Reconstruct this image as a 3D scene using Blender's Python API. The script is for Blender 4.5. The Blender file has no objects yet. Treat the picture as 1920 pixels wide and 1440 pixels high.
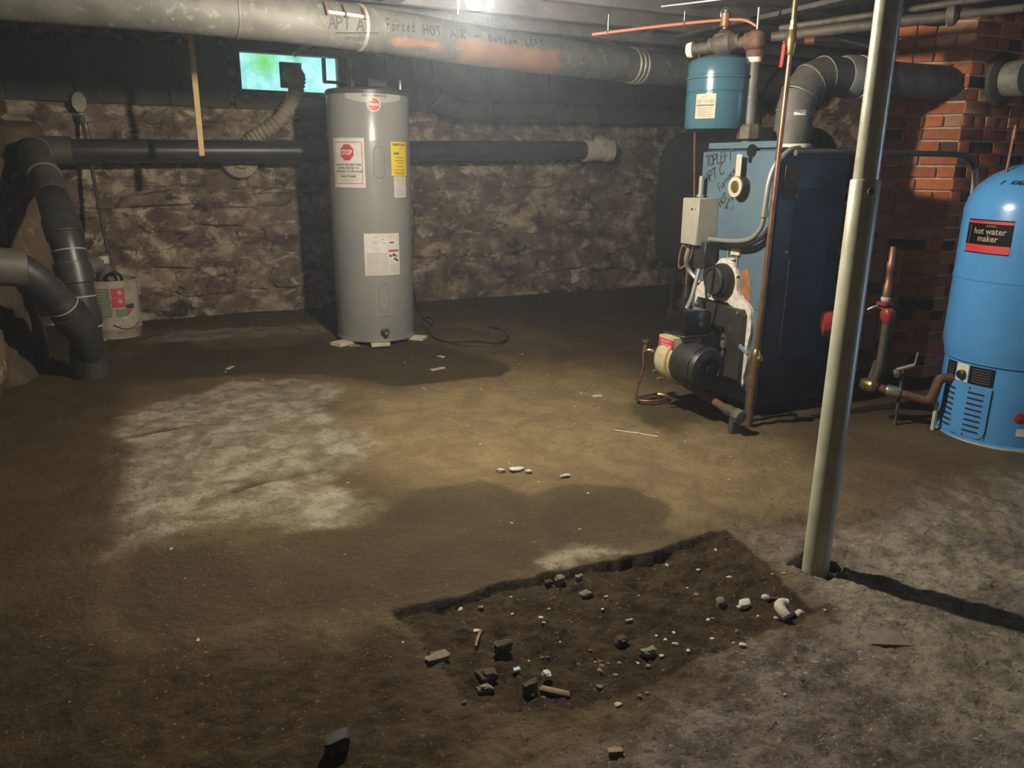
import bpy, bmesh, math, random
import numpy as np
from mathutils import Matrix, Vector
random.seed(7); rng = np.random.default_rng(7)
PI = math.pi
scene = bpy.context.scene
COL = scene.collection
rad = math.radians

# ------------------------------------------------------------------ camera
EYE = Vector((0, 0, 1.15))
cam_d = bpy.data.cameras.new('camera'); cam_d.sensor_width = 36; cam_d.lens = 27.04
cam_d.clip_start = 0.02
cam = bpy.data.objects.new('camera', cam_d); COL.objects.link(cam)
cam.matrix_world = (Matrix.Translation(EYE) @ Matrix.Rotation(rad(-25.5), 4, 'Z')
                    @ Matrix.Rotation(rad(90 - 15.7), 4, 'X') @ Matrix.Rotation(rad(0.6), 4, 'Z'))
scene.camera = cam
# ------------------------------------------------------------------ world, daylight, exposure
BULB = (1.11, 2.66, 1.702)
BULB_POWER = 4900
DAY = 6.0
HAZE = 0.0105  # density of the added glare volume
world = bpy.data.worlds.new('daylight'); scene.world = world; world.use_nodes = True
bg = world.node_tree.nodes['Background']
bg.inputs[0].default_value = (0.46, 0.66, 1.0, 1); bg.inputs[1].default_value = DAY
al = bpy.data.lights.new('doorway_portal', 'AREA'); al.shape = 'RECTANGLE'; al.size = 1.0; al.size_y = 1.85
al.cycles.is_portal = True
alo = bpy.data.objects.new('doorway_portal', al); COL.objects.link(alo)
alo.location = (5.52, -0.35, 0.98); alo.rotation_euler = (0, rad(90), 0)
alo.rotation_euler = Vector((-1, 0, 0)).to_track_quat('-Z', 'Z').to_euler()
scene.view_settings.view_transform = 'Standard'; scene.view_settings.look = 'None'
scene.view_settings.gamma = 1; scene.view_settings.use_curve_mapping = False
scene.view_settings.exposure = 0.0

# ------------------------------------------------------------------ materials
def M(name, c, c2=None, scale=6, rough=.6, metal=0, bump=0, bscale=60, world_co=False, lo=.38, hi=.66,
      c3=None, s3=18, lo3=.6, hi3=.72, emit=0, dist=0, rough2=None, spec=.5):
    m = bpy.data.materials.new(name); m.use_nodes = True
    nt = m.node_tree; N = nt.nodes; L = nt.links; b = N['Principled BSDF']
    b.inputs['Base Color'].default_value = (*c, 1); b.inputs['Roughness'].default_value = rough
    b.inputs['Metallic'].default_value = metal; b.inputs['Specular IOR Level'].default_value = spec
    if emit:
        b.inputs['Emission Color'].default_value = (*c, 1); b.inputs['Emission Strength'].default_value = emit
    if c2 or bump:
        if world_co: co = N.new('ShaderNodeNewGeometry').outputs['Position']
        else: co = N.new('ShaderNodeTexCoord').outputs['Object']
    def noise(s, d=6, ds=0):
        n = N.new('ShaderNodeTexNoise'); n.inputs['Scale'].default_value = s; n.inputs['Detail'].default_value = d
        n.inputs['Roughness'].default_value = .62; n.inputs['Distortion'].default_value = ds
        L.new(co, n.inputs['Vector']); return n.outputs['Fac']
    def ramp(f, a, z):
        r = N.new('ShaderNodeMapRange'); r.interpolation_type = 'SMOOTHSTEP'
        r.inputs[1].default_value = a; r.inputs[2].default_value = z; L.new(f, r.inputs[0]); return r.outputs[0]
    def mix(f, A, B):
        x = N.new('ShaderNodeMix'); x.data_type = 'RGBA'; L.new(f, x.inputs[0])
        for k, v in ((6, A), (7, B)):
            if isinstance(v, tuple): x.inputs[k].default_value = (*v, 1)
            else: L.new(v, x.inputs[k])
        return x.outputs[2]
    m['_'] = 1
    if c2:
        f = ramp(noise(scale, 8, dist), lo, hi); o = mix(f, c, c2)
        if c3: o = mix(ramp(noise(s3, 6, dist), lo3, hi3), o, c3)
        L.new(o, b.inputs['Base Color'])
        if rough2 is not None:
            r = N.new('ShaderNodeMapRange'); r.inputs[3].default_value = rough; r.inputs[4].default_value = rough2
            L.new(f, r.inputs[0]); L.new(r.outputs[0], b.inputs['Roughness'])
    if bump:
        bp = N.new('ShaderNodeBump'); bp.inputs['Strength'].default_value = bump; bp.inputs['Distance'].default_value = .02
        L.new(noise(bscale, 5), bp.inputs['Height']); L.new(bp.outputs[0], b.inputs['Normal'])
    del m['_']
    return m

m_ink = M('marker_ink', (.03, .035, .04), rough=.7)
m_pencil = M('grey_marker', (.022, .022, .022), rough=.8)
m_black = M('black_paint', (.012, .012, .013), (.03, .028, .025), 9, rough=.45, bump=.05)
m_black_gloss = M('black_enamel', (.008, .008, .009), rough=.22)
m_white_print = M('white_print', (.75, .74, .7), rough=.5)
m_red_print = M('red_print', (.55, .045, .05), rough=.45)
m_yellow_print = M('yellow_print', (.85, .62, .02), rough=.5)
m_paper = M('paper_label', (.72, .69, .64), (.62, .58, .54), 12, rough=.6)
m_label_grey = M('label_grey', (.42, .40, .36), rough=.7)
m_faint = M('faint_print', (.11, .10, .09), rough=.6)
m_cream_dim = M('aged_cream_label', (.42, .385, .28), (.36, .325, .235), 30, rough=.6)
m_cream = M('cream_label', (.78, .72, .55), (.7, .63, .45), 30, rough=.55)
m_galv = M('galvanized_sheet', (.34, .335, .30), (.22, .22, .20), 14, rough=.52, metal=.35, c3=(.44, .43, .39), s3=40, bump=.04)
m_galv_dark = M('sooty_sheet_metal', (.13, .12, .105), (.075, .07, .062), 9, rough=.6, metal=.2, c3=(.2, .185, .155), s3=25, bump=.05)
m_post = M('olive_post_paint', (.46, .47, .35), (.36, .37, .27), 11, rough=.32, metal=.12, c3=(.42, .42, .34), s3=60, lo3=.62, hi3=.7, bump=.04, bscale=90)
m_post_up = M('bare_post_steel', (.44, .45, .35), (.35, .355, .275), 30, rough=.25, metal=.2, bump=.05, bscale=120)
m_heater = M('grey_heater_enamel', (.27, .27, .255), (.245, .247, .24), 3, rough=.24)
m_heater_dk = M('dark_grey_plastic', (.045, .046, .048), rough=.4)
m_badge = M('light_grey_badge', (.42, .41, .39), rough=.35)
m_tank_blue = M('bright_blue_enamel', (.085, .31, .68), (.075, .28, .62), 5, rough=.26, c3=(.09, .3, .62), s3=30)
m_teal = M('steel_blue_enamel', (.04, .105, .14), (.034, .09, .125), 6, rough=.22, c3=(.075, .14, .17), s3=50)
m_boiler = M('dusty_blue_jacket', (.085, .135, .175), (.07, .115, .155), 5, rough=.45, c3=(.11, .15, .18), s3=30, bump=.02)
m_boiler_side = M('shaded_blue_jacket', (.035, .06, .115), (.02, .03, .055), 3, rough=.4, c3=(.012, .014, .02), s3=3.2, lo3=.5, hi3=.62)  # same blue paint as the front, shade of the unlit side painted in
m_iron = M('cast_iron', (.10, .088, .07), (.06, .052, .043), 25, rough=.62, metal=.35, c3=(.16, .13, .095), s3=40, bump=.2, bscale=120)
m_rust_iron = M('rusty_iron', (.16, .075, .04), (.09, .05, .035), 22, rough=.75, metal=.15, c3=(.22, .17, .12), s3=35, bump=.25, bscale=100)
m_brass = M('brass', (.42, .31, .13), (.32, .22, .09), 30, rough=.32, metal=.85)
m_copper = M('copper', (.42, .22, .13), (.28, .135, .08), 18, rough=.38, metal=.8)
m_copper_old = M('tarnished_copper', (.30, .17, .11), (.2, .11, .07), 20, rough=.5, metal=.6)
m_orange = M('orange_sheath', (.42, .13, .06), rough=.4)
m_redpaint = M('red_paint', (.32, .035, .03), (.2, .025, .02), 20, rough=.4)
m_steel = M('dull_steel', (.45, .45, .42), rough=.35, metal=.8)
m_conduit = M('grey_conduit', (.32, .32, .29), rough=.4, metal=.5)
m_greybox = M('beige_grey_box', (.31, .298, .245), (.27, .255, .205), 14, rough=.5)
m_gasket = M('white_furnace_cement', (.72, .69, .62), (.5, .47, .4), 40, rough=.9, bump=.5, bscale=150)
m_rustpatch = M('orange_rust_streak', (.30, .13, .04), (.17, .085, .04), 30, rough=.85)
m_plate = M('dark_steel_plate', (.06, .058, .052), (.035, .034, .032), 8, rough=.35, metal=.4, c3=(.12, .11, .09), s3=6)
m_burner_cream = M('cream_cast_housing', (.50, .45, .28), (.36, .31, .18), 22, rough=.5)
m_pipe_black = M('black_drain_pipe', (.022, .023, .024), (.045, .04, .03), 6, rough=.38, c3=(.075, .065, .045), s3=9, lo3=.55, hi3=.75)
m_pipe_dusty = M('dusty_brown_pipe', (.10, .088, .065), (.06, .054, .042), 8, rough=.6, bump=.05)
m_ring = M('pale_joint_glue', (.30, .29, .26), rough=.6)
m_pvc = M('white_plastic_fitting', (.60, .56, .46), (.5, .46, .37), 14, rough=.5)
m_hose = M('cream_ribbed_hose', (.44, .37, .26), (.32, .265, .18), 9, rough=.6)
m_bucket = M('dirty_white_bucket', (.46, .42, .33), (.30, .26, .19), 10, rough=.5, c3=(.18, .15, .1), s3=16)
m_green_print = M('green_print', (.17, .22, .15), rough=.6)
m_navy_print = M('navy_print', (.03, .06, .08), rough=.6)
m_wood_light = M('pale_new_wood', (.62, .42, .20), (.52, .34, .15), 14, rough=.65)
m_wood_dark = M('dark_joist_wood', (.075, .066, .062), (.045, .04, .038), 5, rough=.75, c3=(.12, .105, .095), s3=12, bump=.15, bscale=50)
m_plank = M('dark_floorboards', (.06, .054, .052), (.035, .032, .031), 4, rough=.8, bump=.1)
m_panel = M('dark_grey_parging', (.085, .08, .07), (.05, .048, .043), 3, rough=.85, c3=(.12, .11, .095), s3=7, bump=.2, bscale=30)
m_foam = M('cream_foam_pad', (.62, .57, .42), (.5, .45, .32), 25, rough=.8)
m_cord = M('black_rubber_cord', (.012, .011, .01), rough=.5)
m_wrap = M('dark_plastic_wrap', (.03, .032, .034), (.05, .05, .05), 12, rough=.22, bump=.55, bscale=22)
m_oil = M('black_oil_tank_paint', (.016, .016, .016), (.028, .026, .023), 7, rough=.7)
m_winframe = M('painted_window_frame', (.14, .135, .12), (.08, .078, .07), 12, rough=.7)
m_chip = M('white_chip', (.55, .52, .45), (.40, .37, .31), 60, rough=.7)
m_pebble = M('grey_pebble', (.20, .175, .125), (.13, .11, .08), 40, rough=.85, bump=.2)
m_clod = M('earth_clod', (.085, .062, .04), (.05, .036, .024), 40, rough=.95, bump=.4, bscale=80)
m_woodchip = M('brown_wood_chip', (.28, .19, .10), (.16, .11, .06), 30, rough=.8)
m_mortar = M('lime_mortar', (.58, .48, .36), (.44, .35, .26), 20, rough=.9, world_co=True, bump=.3)
m_bricks = [M('orange_brick', (.56, .18, .06), (.45, .135, .05), 30, rough=.8, bump=.25, bscale=90),
            M('red_brick', (.43, .135, .062), (.33, .10, .05), 26, rough=.85, bump=.25, bscale=90),
            M('mortar_smeared_brick', (.48, .26, .16), (.36, .17, .10), 18, rough=.9, bump=.3, bscale=90),
            M('dark_brick', (.10, .05, .035), (.06, .035, .03), 20, rough=.9, bump=.25, bscale=90)]

def wall_material(name, pale=1.0):
    m = bpy.data.materials.new(name); m.use_nodes = True
    nt = m.node_tree; N = nt.nodes; L = nt.links; b = N['Principled BSDF']; b.inputs['Roughness'].default_value = .9
    b.inputs['Specular IOR Level'].default_value = .25
    pos = N.new('ShaderNodeNewGeometry').outputs['Position']
    def noise(s, d=8, ds=0., off=0., st=(1, 1, 1)):
        mp = N.new('ShaderNodeMapping'); mp.inputs['Location'].default_value = (off, off * .7, off * 1.3); mp.inputs['Scale'].default_value = st
        L.new(pos, mp.inputs[0])
        n = N.new('ShaderNodeTexNoise'); n.inputs['Scale'].default_value = s; n.inputs['Detail'].default_value = d
        n.inputs['Roughness'].default_value = .66; n.inputs['Distortion'].default_value = ds
        L.new(mp.outputs[0], n.inputs['Vector']); return n.outputs['Fac']
    def rmp(f, a, z):
        r = N.new('ShaderNodeMapRange'); r.interpolation_type = 'SMOOTHSTEP'
        r.inputs[1].default_value = a; r.inputs[2].default_value = z; L.new(f, r.inputs[0]); return r.outputs[0]
    def mul(a, c):
        x = N.new('ShaderNodeMath'); x.operation = 'MULTIPLY'; L.new(a, x.inputs[0])
        if isinstance(c, float): x.inputs[1].default_value = c
        else: L.new(c, x.inputs[1])
        return x.outputs[0]
    def mix(f, A, B):
        x = N.new('ShaderNodeMix'); x.data_type = 'RGBA'; L.new(f, x.inputs[0])
        for k, v in ((6, A), (7, B)):
            if isinstance(v, tuple): x.inputs[k].default_value = (*v, 1)
            else: L.new(v, x.inputs[k])
        return x.outputs[2]
    o = mix(rmp(noise(3.2, 8, 1.2), .36, .66), (.11, .074, .055), (.235, .175, .125))
    o = mix(mul(rmp(noise(4.2, 10, .5, 3.1, (1, 1, 1.35)), .47, .66), .75 * pale), o, (.60, .49, .36))
    o = mix(rmp(noise(4.6, 10, .6, 8.7, (1, 1, 1.6)), .52, .66), o, (.05, .037, .03))
    o = mix(mul(rmp(noise(6.5, 11, .5, 5.3, (1, 1, 1.4)), .53, .70), .9 * pale), o, (.74, .64, .49))
    o = mix(rmp(noise(26, 6, .6, 1.9), .60, .70), o, (.06, .046, .036))
    L.new(o, b.inputs['Base Color'])
    bp = N.new('ShaderNodeBump'); bp.inputs['Strength'].default_value = .7; bp.inputs['Distance'].default_value = .03
    L.new(noise(22, 8, .5), bp.inputs['Height']); L.new(bp.outputs[0], b.inputs['Normal'])
    return m
m_rubble = wall_material('rubble_stone_and_parging')
m_rubble_d = M('dark_brown_rock', (.075, .052, .027), (.045, .032, .018), 5, rough=.9, world_co=True, c3=(.15, .11, .06), s3=9, lo3=.6, hi3=.7, bump=.6, bscale=25)  # darker brown than the other wall stones
m_rubble_l = M('tan_fieldstone', (.14, .095, .05), (.075, .052, .03), 5, rough=.9, world_co=True, c3=(.26, .19, .11), s3=9, lo3=.58, hi3=.68, bump=.6, bscale=25)

# ------------------------------------------------------------------ mesh builder
def noise2(x, y, seed=0):
    xi = np.floor(x).astype(np.int64); yi = np.floor(y).astype(np.int64); fx = x - xi; fy = y - yi
    fx = fx * fx * (3 - 2 * fx); fy = fy * fy * (3 - 2 * fy)
    def h(a, b):
        n = (a * 374761393 + b * 668265263 + seed * 974634777) & 0x7fffffff
        n = ((n ^ (n >> 13)) * 1274126177) & 0x7fffffff
        return ((n ^ (n >> 16)) & 0xffff) / 65535.0
    return (h(xi, yi) * (1 - fx) + h(xi + 1, yi) * fx) * (1 - fy) + (h(xi, yi + 1) * (1 - fx) + h(xi + 1, yi + 1) * fx) * fy
def fbm(x, y, s, o=5, seed=0):
    v = 0; a = .5; t = 0
    for k in range(o):
        v = v + a * noise2(x * s * 2 ** k + 17.3 * k, y * s * 2 ** k - 9.1 * k, seed + k); t += a; a *= .55
    return v / t

class MB:
    def __init__(s): s.v = []; s.f = []
    def add(s, vs, fs):
        n = len(s.v); s.v += [tuple(p) for p in vs]; s.f += [tuple(i + n for i in f) for f in fs]; return s
    def box(s, c, d, bev=0, R=None, jit=0):
        bm = bmesh.new(); bmesh.ops.create_cube(bm, size=1)
        for v in bm.verts: v.co = Vector((v.co.x * d[0], v.co.y * d[1], v.co.z * d[2]))
        if bev: bmesh.ops.bevel(bm, geom=bm.edges[:], offset=min(bev, min(d) * .45), segments=2 if bev > .004 else 1, affect='EDGES', profile=.6)
        bm.verts.index_update()
        vs = []
        for v in bm.verts:
            p = v.co.copy()
            if jit: p += Vector((random.uniform(-jit, jit), random.uniform(-jit, jit), random.uniform(-jit, jit)))
            if R is not None: p = R @ p
            vs.append(p + Vector(c))
        s.add(vs, [[v.index for v in f.verts] for f in bm.faces]); bm.free(); return s
    def tube(s, pts, r, n=16, cap=True, closed=False):
        P = [Vector(p) for p in pts]; rs = r if isinstance(r, (list, tuple)) else [r] * len(P)
        T = []
        for i in range(len(P)):
            a = P[i - 1] if (i or closed) else P[i]; b = P[(i + 1) % len(P)] if (i < len(P) - 1 or closed) else P[i]
            t = (b - a); T.append(t.normalized() if t.length > 1e-9 else (T[-1] if T else Vector((0, 0, 1))))
        u = T[0].orthogonal().normalized(); vs = []; fs = []
        for i, (p, t, rr) in enumerate(zip(P, T, rs)):
            u = (u - t * u.dot(t))
            u = u.normalized() if u.length > 1e-6 else t.orthogonal().normalized()
            w = t.cross(u)
            for k in range(n):
                a = 2 * PI * k / n; vs.append(p + (u * math.cos(a) + w * math.sin(a)) * rr)
        m = len(P)
        for i in range(m if closed else m - 1):
            j = (i + 1) % m
            for k in range(n): fs.append((i * n + k, i * n + (k + 1) % n, j * n + (k + 1) % n, j * n + k))
        if cap and not closed: fs.append(tuple(range(n))[::-1]); fs.append(tuple((m - 1) * n + k for k in range(n)))
        return s.add(vs, fs)
    def lathe(s, prof, c=(0, 0, 0), n=32, axis=None, cap=True):
        ax = Vector(axis or (0, 0, 1)).normalized(); u = ax.orthogonal().normalized() if axis else Vector((1, 0, 0)); w = ax.cross(u)
        vs = []; fs = []
        for (r, z) in prof:
            for k in range(n):
                a = 2 * PI * k / n; vs.append(Vector(c) + ax * z + (u * math.cos(a) + w * math.sin(a)) * r)
        for i in range(len(prof) - 1):
            for k in range(n): fs.append((i * n + k, i * n + (k + 1) % n, (i + 1) * n + (k + 1) % n, (i + 1) * n + k))
        if cap: fs.append(tuple(range(n))[::-1]); fs.append(tuple((len(prof) - 1) * n + k for k in range(n)))
        return s.add(vs, fs)
    def cyl(s, a, b, r, n=20): return s.tube([a, b], r, n)
    def torus(s, c, R, r, axis=(0, 0, 1), n=32, m=10):
        ax = Vector(axis).normalized(); u = ax.orthogonal().normalized(); w = ax.cross(u)
        return s.tube([Vector(c) + (u * math.cos(2 * PI * k / n) + w * math.sin(2 * PI * k / n)) * R for k in range(n)], r, m, closed=True)
    def prism(s, pts2, f0, f1):      # outline mapped by two functions (front, back)
        n = len(pts2); vs = [f0(*p) for p in pts2] + [f1(*p) for p in pts2]
        fs = [tuple(range(n)), tuple(range(2 * n - 1, n - 1, -1))] + [(i, n + i, n + (i + 1) % n, (i + 1) % n) for i in range(n)]
        return s.add(vs, fs)
    def grid(s, F, nu, nv, u0=0, u1=1, v0=0, v1=1):
        vs = [F(u0 + (u1 - u0) * i / nu, v0 + (v1 - v0) * j / nv) for j in range(nv + 1) for i in range(nu + 1)]
        fs = [(j * (nu + 1) + i, j * (nu + 1) + i + 1, (j + 1) * (nu + 1) + i + 1, (j + 1) * (nu + 1) + i) for j in range(nv) for i in range(nu)]
        return s.add(vs, fs)
    def lump(s, c, d, seed=0, boxy=.75, rough=.12, sub=2, R=None):
        r = random.Random(seed); bm = bmesh.new(); bmesh.ops.create_icosphere(bm, subdivisions=sub, radius=1); bm.verts.index_update()
        vs = []
        ph = [r.uniform(0, 6.28) for _ in range(6)]
        for v in bm.verts:
            p = v.co; q = Vector([math.copysign(abs(t) ** boxy, t) for t in p])
            k = 1 + rough * (math.sin(3.1 * p.x + ph[0]) * math.sin(2.7 * p.y + ph[1]) + math.sin(4.3 * p.z + ph[2]) * .6 + r.uniform(-.5, .5) + .5 * math.sin(5 * p.x + 4 * p.z + ph[3]))
            q = Vector((q.x * d[0] * k, q.y * d[1] * k, q.z * d[2] * k))
            if R is not None: q = R @ q
            vs.append(q + Vector(c))
        s.add(vs, [[v.index for v in f.verts] for f in bm.faces]); bm.free(); return s

BASE = {}
def smooth_mesh(me, ang=38):
    me.polygons.foreach_set('use_smooth', [True] * len(me.polygons))
    try: me.set_sharp_from_angle(angle=rad(ang))
    except Exception: pass
def obj(name, mb, mat, parent=None, loc=None, ang=38, label=None):
    base = Vector(BASE[parent.name]) if parent else Vector(loc or (0, 0, 0))
    me = bpy.data.meshes.new(name)
    me.from_pydata([Vector(p) - base for p in mb.v], [], mb.f); me.update()
    bm = bmesh.new(); bm.from_mesh(me); bmesh.ops.recalc_face_normals(bm, faces=bm.faces); bm.to_mesh(me); bm.free()
    smooth_mesh(me, ang); me.materials.append(mat)
    o = bpy.data.objects.new(name, me); COL.objects.link(o)
    if parent: o.parent = parent
    else: o.location = base
    BASE[o.name] = tuple(base)
    if label: o['label'] = label
    return o
def tag(o, label, cat, group=None):
    o['label'] = label; o['category'] = cat
    if group: o['group'] = group
    return o
def thing(name, loc, label, cat, group=None):
    o = bpy.data.objects.new(name, None); o.empty_display_size = .1; COL.objects.link(o); o.location = loc; BASE[o.name] = tuple(loc)
    return tag(o, label, cat, group)
def struct(name, mb, mat, **k):
    o = obj(name, mb, mat, **k); o['kind'] = 'structure'; return o
def link_copy(o, name, parent, loc, rot=(0, 0, 0), sc=(1, 1, 1), mat=None):
    c = o.copy(); c.name = name; c.parent = parent; c.location = loc; c.rotation_euler = rot; c.scale = sc
    COL.objects.link(c); return c
def smooth_path(pts, n=8, closed=False):
    P = [Vector(p) for p in pts]; out = []
    for i in range(len(P) - 1):
        p0 = P[max(i - 1, 0)]; p1 = P[i]; p2 = P[i + 1]; p3 = P[min(i + 2, len(P) - 1)]
        for k in range(n):
            t = k / n
            out.append(.5 * ((2 * p1) + (p2 - p0) * t + (2 * p0 - 5 * p1 + 4 * p2 - p3) * t * t + (3 * p1 - p0 - 3 * p2 + p3) * t ** 3))
    return out + [P[-1]]

# printed lettering: flat glyph polygons from the built-in font, mapped onto a surface
def text_poly(body, size, align='CENTER', bold=0):
    cu = bpy.data.curves.new('t', 'FONT'); cu.body = body; cu.size = size; cu.align_x = align; cu.resolution_u = 2; cu.offset = bold
    o = bpy.data.objects.new('t', cu); COL.objects.link(o)
    bpy.context.view_layer.update()
    ev = o.evaluated_get(bpy.context.evaluated_depsgraph_get()); me = bpy.data.meshes.new_from_object(ev)
    vs = [tuple(v.co[:2]) for v in me.vertices]; fs = [tuple(p.vertices) for p in me.polygons]
    bpy.data.objects.remove(o); bpy.data.curves.remove(cu); bpy.data.meshes.remove(me)
    return vs, fs
def print_text(mb, body, size, u, v, F, align='CENTER', bold=0, sx=1.0):
    vs, fs = text_poly(body, size, align, bold)
    mb.add([F(u + x * sx, v + y) for x, y in vs], fs); return mb
def bar(mb, u, v, w, h, F, n=4):
    mb.grid(lambda a, b: F(a, b), n, 1, u - w / 2, u + w / 2, v - h / 2, v + h / 2); return mb

# handwriting: single stroke glyphs drawn as ribbons
G = {'A': [[(0, 0), (.35, 1), (.7, 0)], [(.12, .38), (.6, .4)]], 'P': [[(.05, 0), (.05, 1), (.45, .95), (.55, .72), (.4, .52), (.05, .48)]],
 'T': [[(0, .97), (.65, 1.0)], [(.34, 1), (.32, 0)]], 'F': [[(.05, 0), (.08, 1), (.6, 1.02)], [(.07, .52), (.45, .55)]],
 'o': [[(.25, .55), (.02, .35), (.08, .05), (.32, 0), (.48, .25), (.4, .5), (.25, .55)]], 'r': [[(.05, .55), (.08, 0)], [(.08, .35), (.25, .55), (.4, .5)]],
 'c': [[(.42, .48), (.2, .56), (.03, .3), (.15, .03), (.42, .08)]], 'e': [[(.05, .3), (.42, .33), (.3, .56), (.06, .4), (.1, .05), (.42, .06)]],
 'd': [[(.42, .5), (.15, .52), (.02, .25), (.15, 0), (.42, .15)], [(.45, 1), (.44, 0)]], 'H': [[(.05, 1), (.03, 0)], [(.55, 1), (.55, 0)], [(.04, .5), (.55, .55)]],
 'O': [[(.35, 1), (.05, .7), (.05, .25), (.32, 0), (.6, .25), (.6, .7), (.35, 1)]], 'I': [[(.1, 1), (.1, 0)]], 'i': [[(.1, .55), (.1, 0)], [(.1, .78), (.11, .82)]],
 'R': [[(.05, 0), (.05, 1), (.45, .95), (.52, .72), (.05, .5), (.55, 0)]], '-': [[(.05, .42), (.55, .46)]], 'B': [[(.05, 0), (.05, 1), (.4, .95), (.45, .7), (.08, .53), (.5, .4), (.5, .1), (.05, 0)]],
 't': [[(.22, .9), (.22, .05), (.38, 0)], [(.02, .58), (.42, .6)]], 'm': [[(.03, .55), (.03, 0)], [(.03, .4), (.2, .55), (.28, 0)], [(.28, .4), (.45, .55), (.53, 0)]],
 'L': [[(.08, 1), (.05, 0), (.5, .03)]], 'E': [[(.5, 1), (.06, .97), (.04, 0), (.5, .03)], [(.05, .5), (.4, .53)]], 'C': [[(.55, .9), (.3, 1), (.05, .6), (.12, .1), (.4, 0), (.62, .2)]],
 'u': [[(.03, .55), (.06, .1), (.25, 0), (.42, .2), (.43, .55)], [(.43, .2), (.46, 0)]], 'n': [[(.03, .55), (.03, 0)], [(.03, .38), (.22, .55), (.4, .42), (.42, 0)]],
 'a': [[(.42, .5), (.15, .54), (.02, .25), (.15, 0), (.42, .18)], [(.44, .55), (.46, 0)]], 'w': [[(.02, .55), (.15, 0), (.28, .4), (.42, 0), (.55, .55)]],
 '1': [[(.05, .8), (.2, 1), (.2, 0)]], 's': [[(.4, .5), (.15, .55), (.08, .38), (.38, .2), (.3, 0), (.02, .05)]], 'N': [[(.03, 0), (.05, 1), (.5, 0), (.52, 1)]],
 'D': [[(.05, 0), (.05, 1), (.4, .9), (.55, .5), (.4, .1), (.05, 0)]], 'p': [[(.04, .55), (.04, -.4)], [(.04, .4), (.25, .55), (.42, .3), (.25, 0), (.04, .12)]]}
ADV = {'I': .3, 'i': .28, ' ': .45, '1': .4}
def scrawl(mb, text, size, u, v, F, w=.004, rot=0, gap=.18, jitter=.04):
    x = 0; rr = random.Random(hash(len(text)) + int(u * 1000))
    ca, sa = math.cos(rot), math.sin(rot)
    for ch in text:
        for st in G.get(ch, []):
            dense = []
            for a, b in zip(st[:-1], st[1:]):
                for k in range(4): dense.append((a[0] + (b[0] - a[0]) * k / 4, a[1] + (b[1] - a[1]) * k / 4))
            dense.append(st[-1]); Q = []
            for (px, py) in dense:
                X = (x + px + rr.uniform(-jitter, jitter) * .5) * size; Y = (py + rr.uniform(-jitter, jitter) * .5) * size
                Q.append((u + X * ca - Y * sa, v + X * sa + Y * ca))
            vs = []; n = len(Q)
            for i in range(n):
                a = Q[max(i - 1, 0)]; b = Q[min(i + 1, n - 1)]; tx, ty = b[0] - a[0], b[1] - a[1]; l = math.hypot(tx, ty) or 1
                nx, ny = -ty / l * w / 2, tx / l * w / 2
                vs += [F(Q[i][0] + nx, Q[i][1] + ny), F(Q[i][0] - nx, Q[i][1] - ny)]
            mb.add(vs, [(2 * i, 2 * i + 1, 2 * i + 3, 2 * i + 2) for i in range(n - 1)])
        x += ADV.get(ch, .6) + gap
    return mb
def cylmap(c, r, a0, off=0.0):
    return lambda u, v: (c[0] + (r + off) * math.cos(a0 + u / r), c[1] + (r + off) * math.sin(a0 + u / r), v)

def disc(mb, outline, u0, v0, F, rings=4):     # filled outline that follows a curved surface
    n = len(outline); vs = [F(u0, v0)]; fs = []
    for k in range(1, rings + 1): vs += [F(u0 + (a - u0) * k / rings, v0 + (b - v0) * k / rings) for a, b in outline]
    fs += [(0, 1 + i, 1 + (i + 1) % n) for i in range(n)]
    for k in range(rings - 1): fs += [(1 + k * n + i, 1 + (k + 1) * n + i, 1 + (k + 1) * n + (i + 1) % n, 1 + k * n + (i + 1) % n) for i in range(n)]
    return mb.add(vs, fs)

# ================================================================== FLOOR
def inside(px, py, poly):
    c = np.zeros(px.shape, bool); n = len(poly); d = np.full(px.shape, 1e9)
    for i in range(n):
        x1, y1 = poly[i]; x2, y2 = poly[(i + 1) % n]
        cond = ((y1 > py) != (y2 > py)); t = (py - y1) / ((y2 - y1) or 1e-9)
        c ^= cond & (px < x1 + t * (x2 - x1))
        L2 = (x2 - x1) ** 2 + (y2 - y1) ** 2 or 1e-9
        k = np.clip(((px - x1) * (x2 - x1) + (py - y1) * (y2 - y1)) / L2, 0, 1)
        d = np.minimum(d, np.hypot(px - x1 - k * (x2 - x1), py - y1 - k * (y2 - y1)))
    return np.where(c, d, -d)
def line_d(px, py, poly):
    d = np.full(px.shape, 1e9)
    for (x1, y1), (x2, y2) in zip(poly[:-1], poly[1:]):
        L2 = (x2 - x1) ** 2 + (y2 - y1) ** 2
        k = np.clip(((px - x1) * (x2 - x1) + (py - y1) * (y2 - y1)) / L2, 0, 1)
        d = np.minimum(d, np.hypot(px - x1 - k * (x2 - x1), py - y1 - k * (y2 - y1)))
    return d
def sstep(x, a, b):
    t = np.clip((x - a) / (b - a), 0, 1); return t * t * (3 - 2 * t)
W1=[(-0.13,5.32),(0.13,5.55),(0.40,5.18),(0.73,5.13),(1.02,5.18),(1.10,4.89),(1.65,4.91),(1.74,4.73),(1.85,4.36),(1.91,4.01),(1.75,3.88),(1.51,3.86),(1.32,3.86),(1.14,3.87),(1.06,4.09),(0.95,4.29),(0.73,4.38),(0.39,4.43),(0.09,4.51),(-0.10,4.47),(-0.24,4.73)]
W2=[(-0.72,4.34),(-0.60,4.49),(-0.41,3.85),(-0.29,3.50),(-0.21,3.20),(-0.20,2.92),(-0.23,2.79),(-0.37,2.73),(-0.51,2.70),(-0.82,2.88),(-1.19,4.54)]
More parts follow.
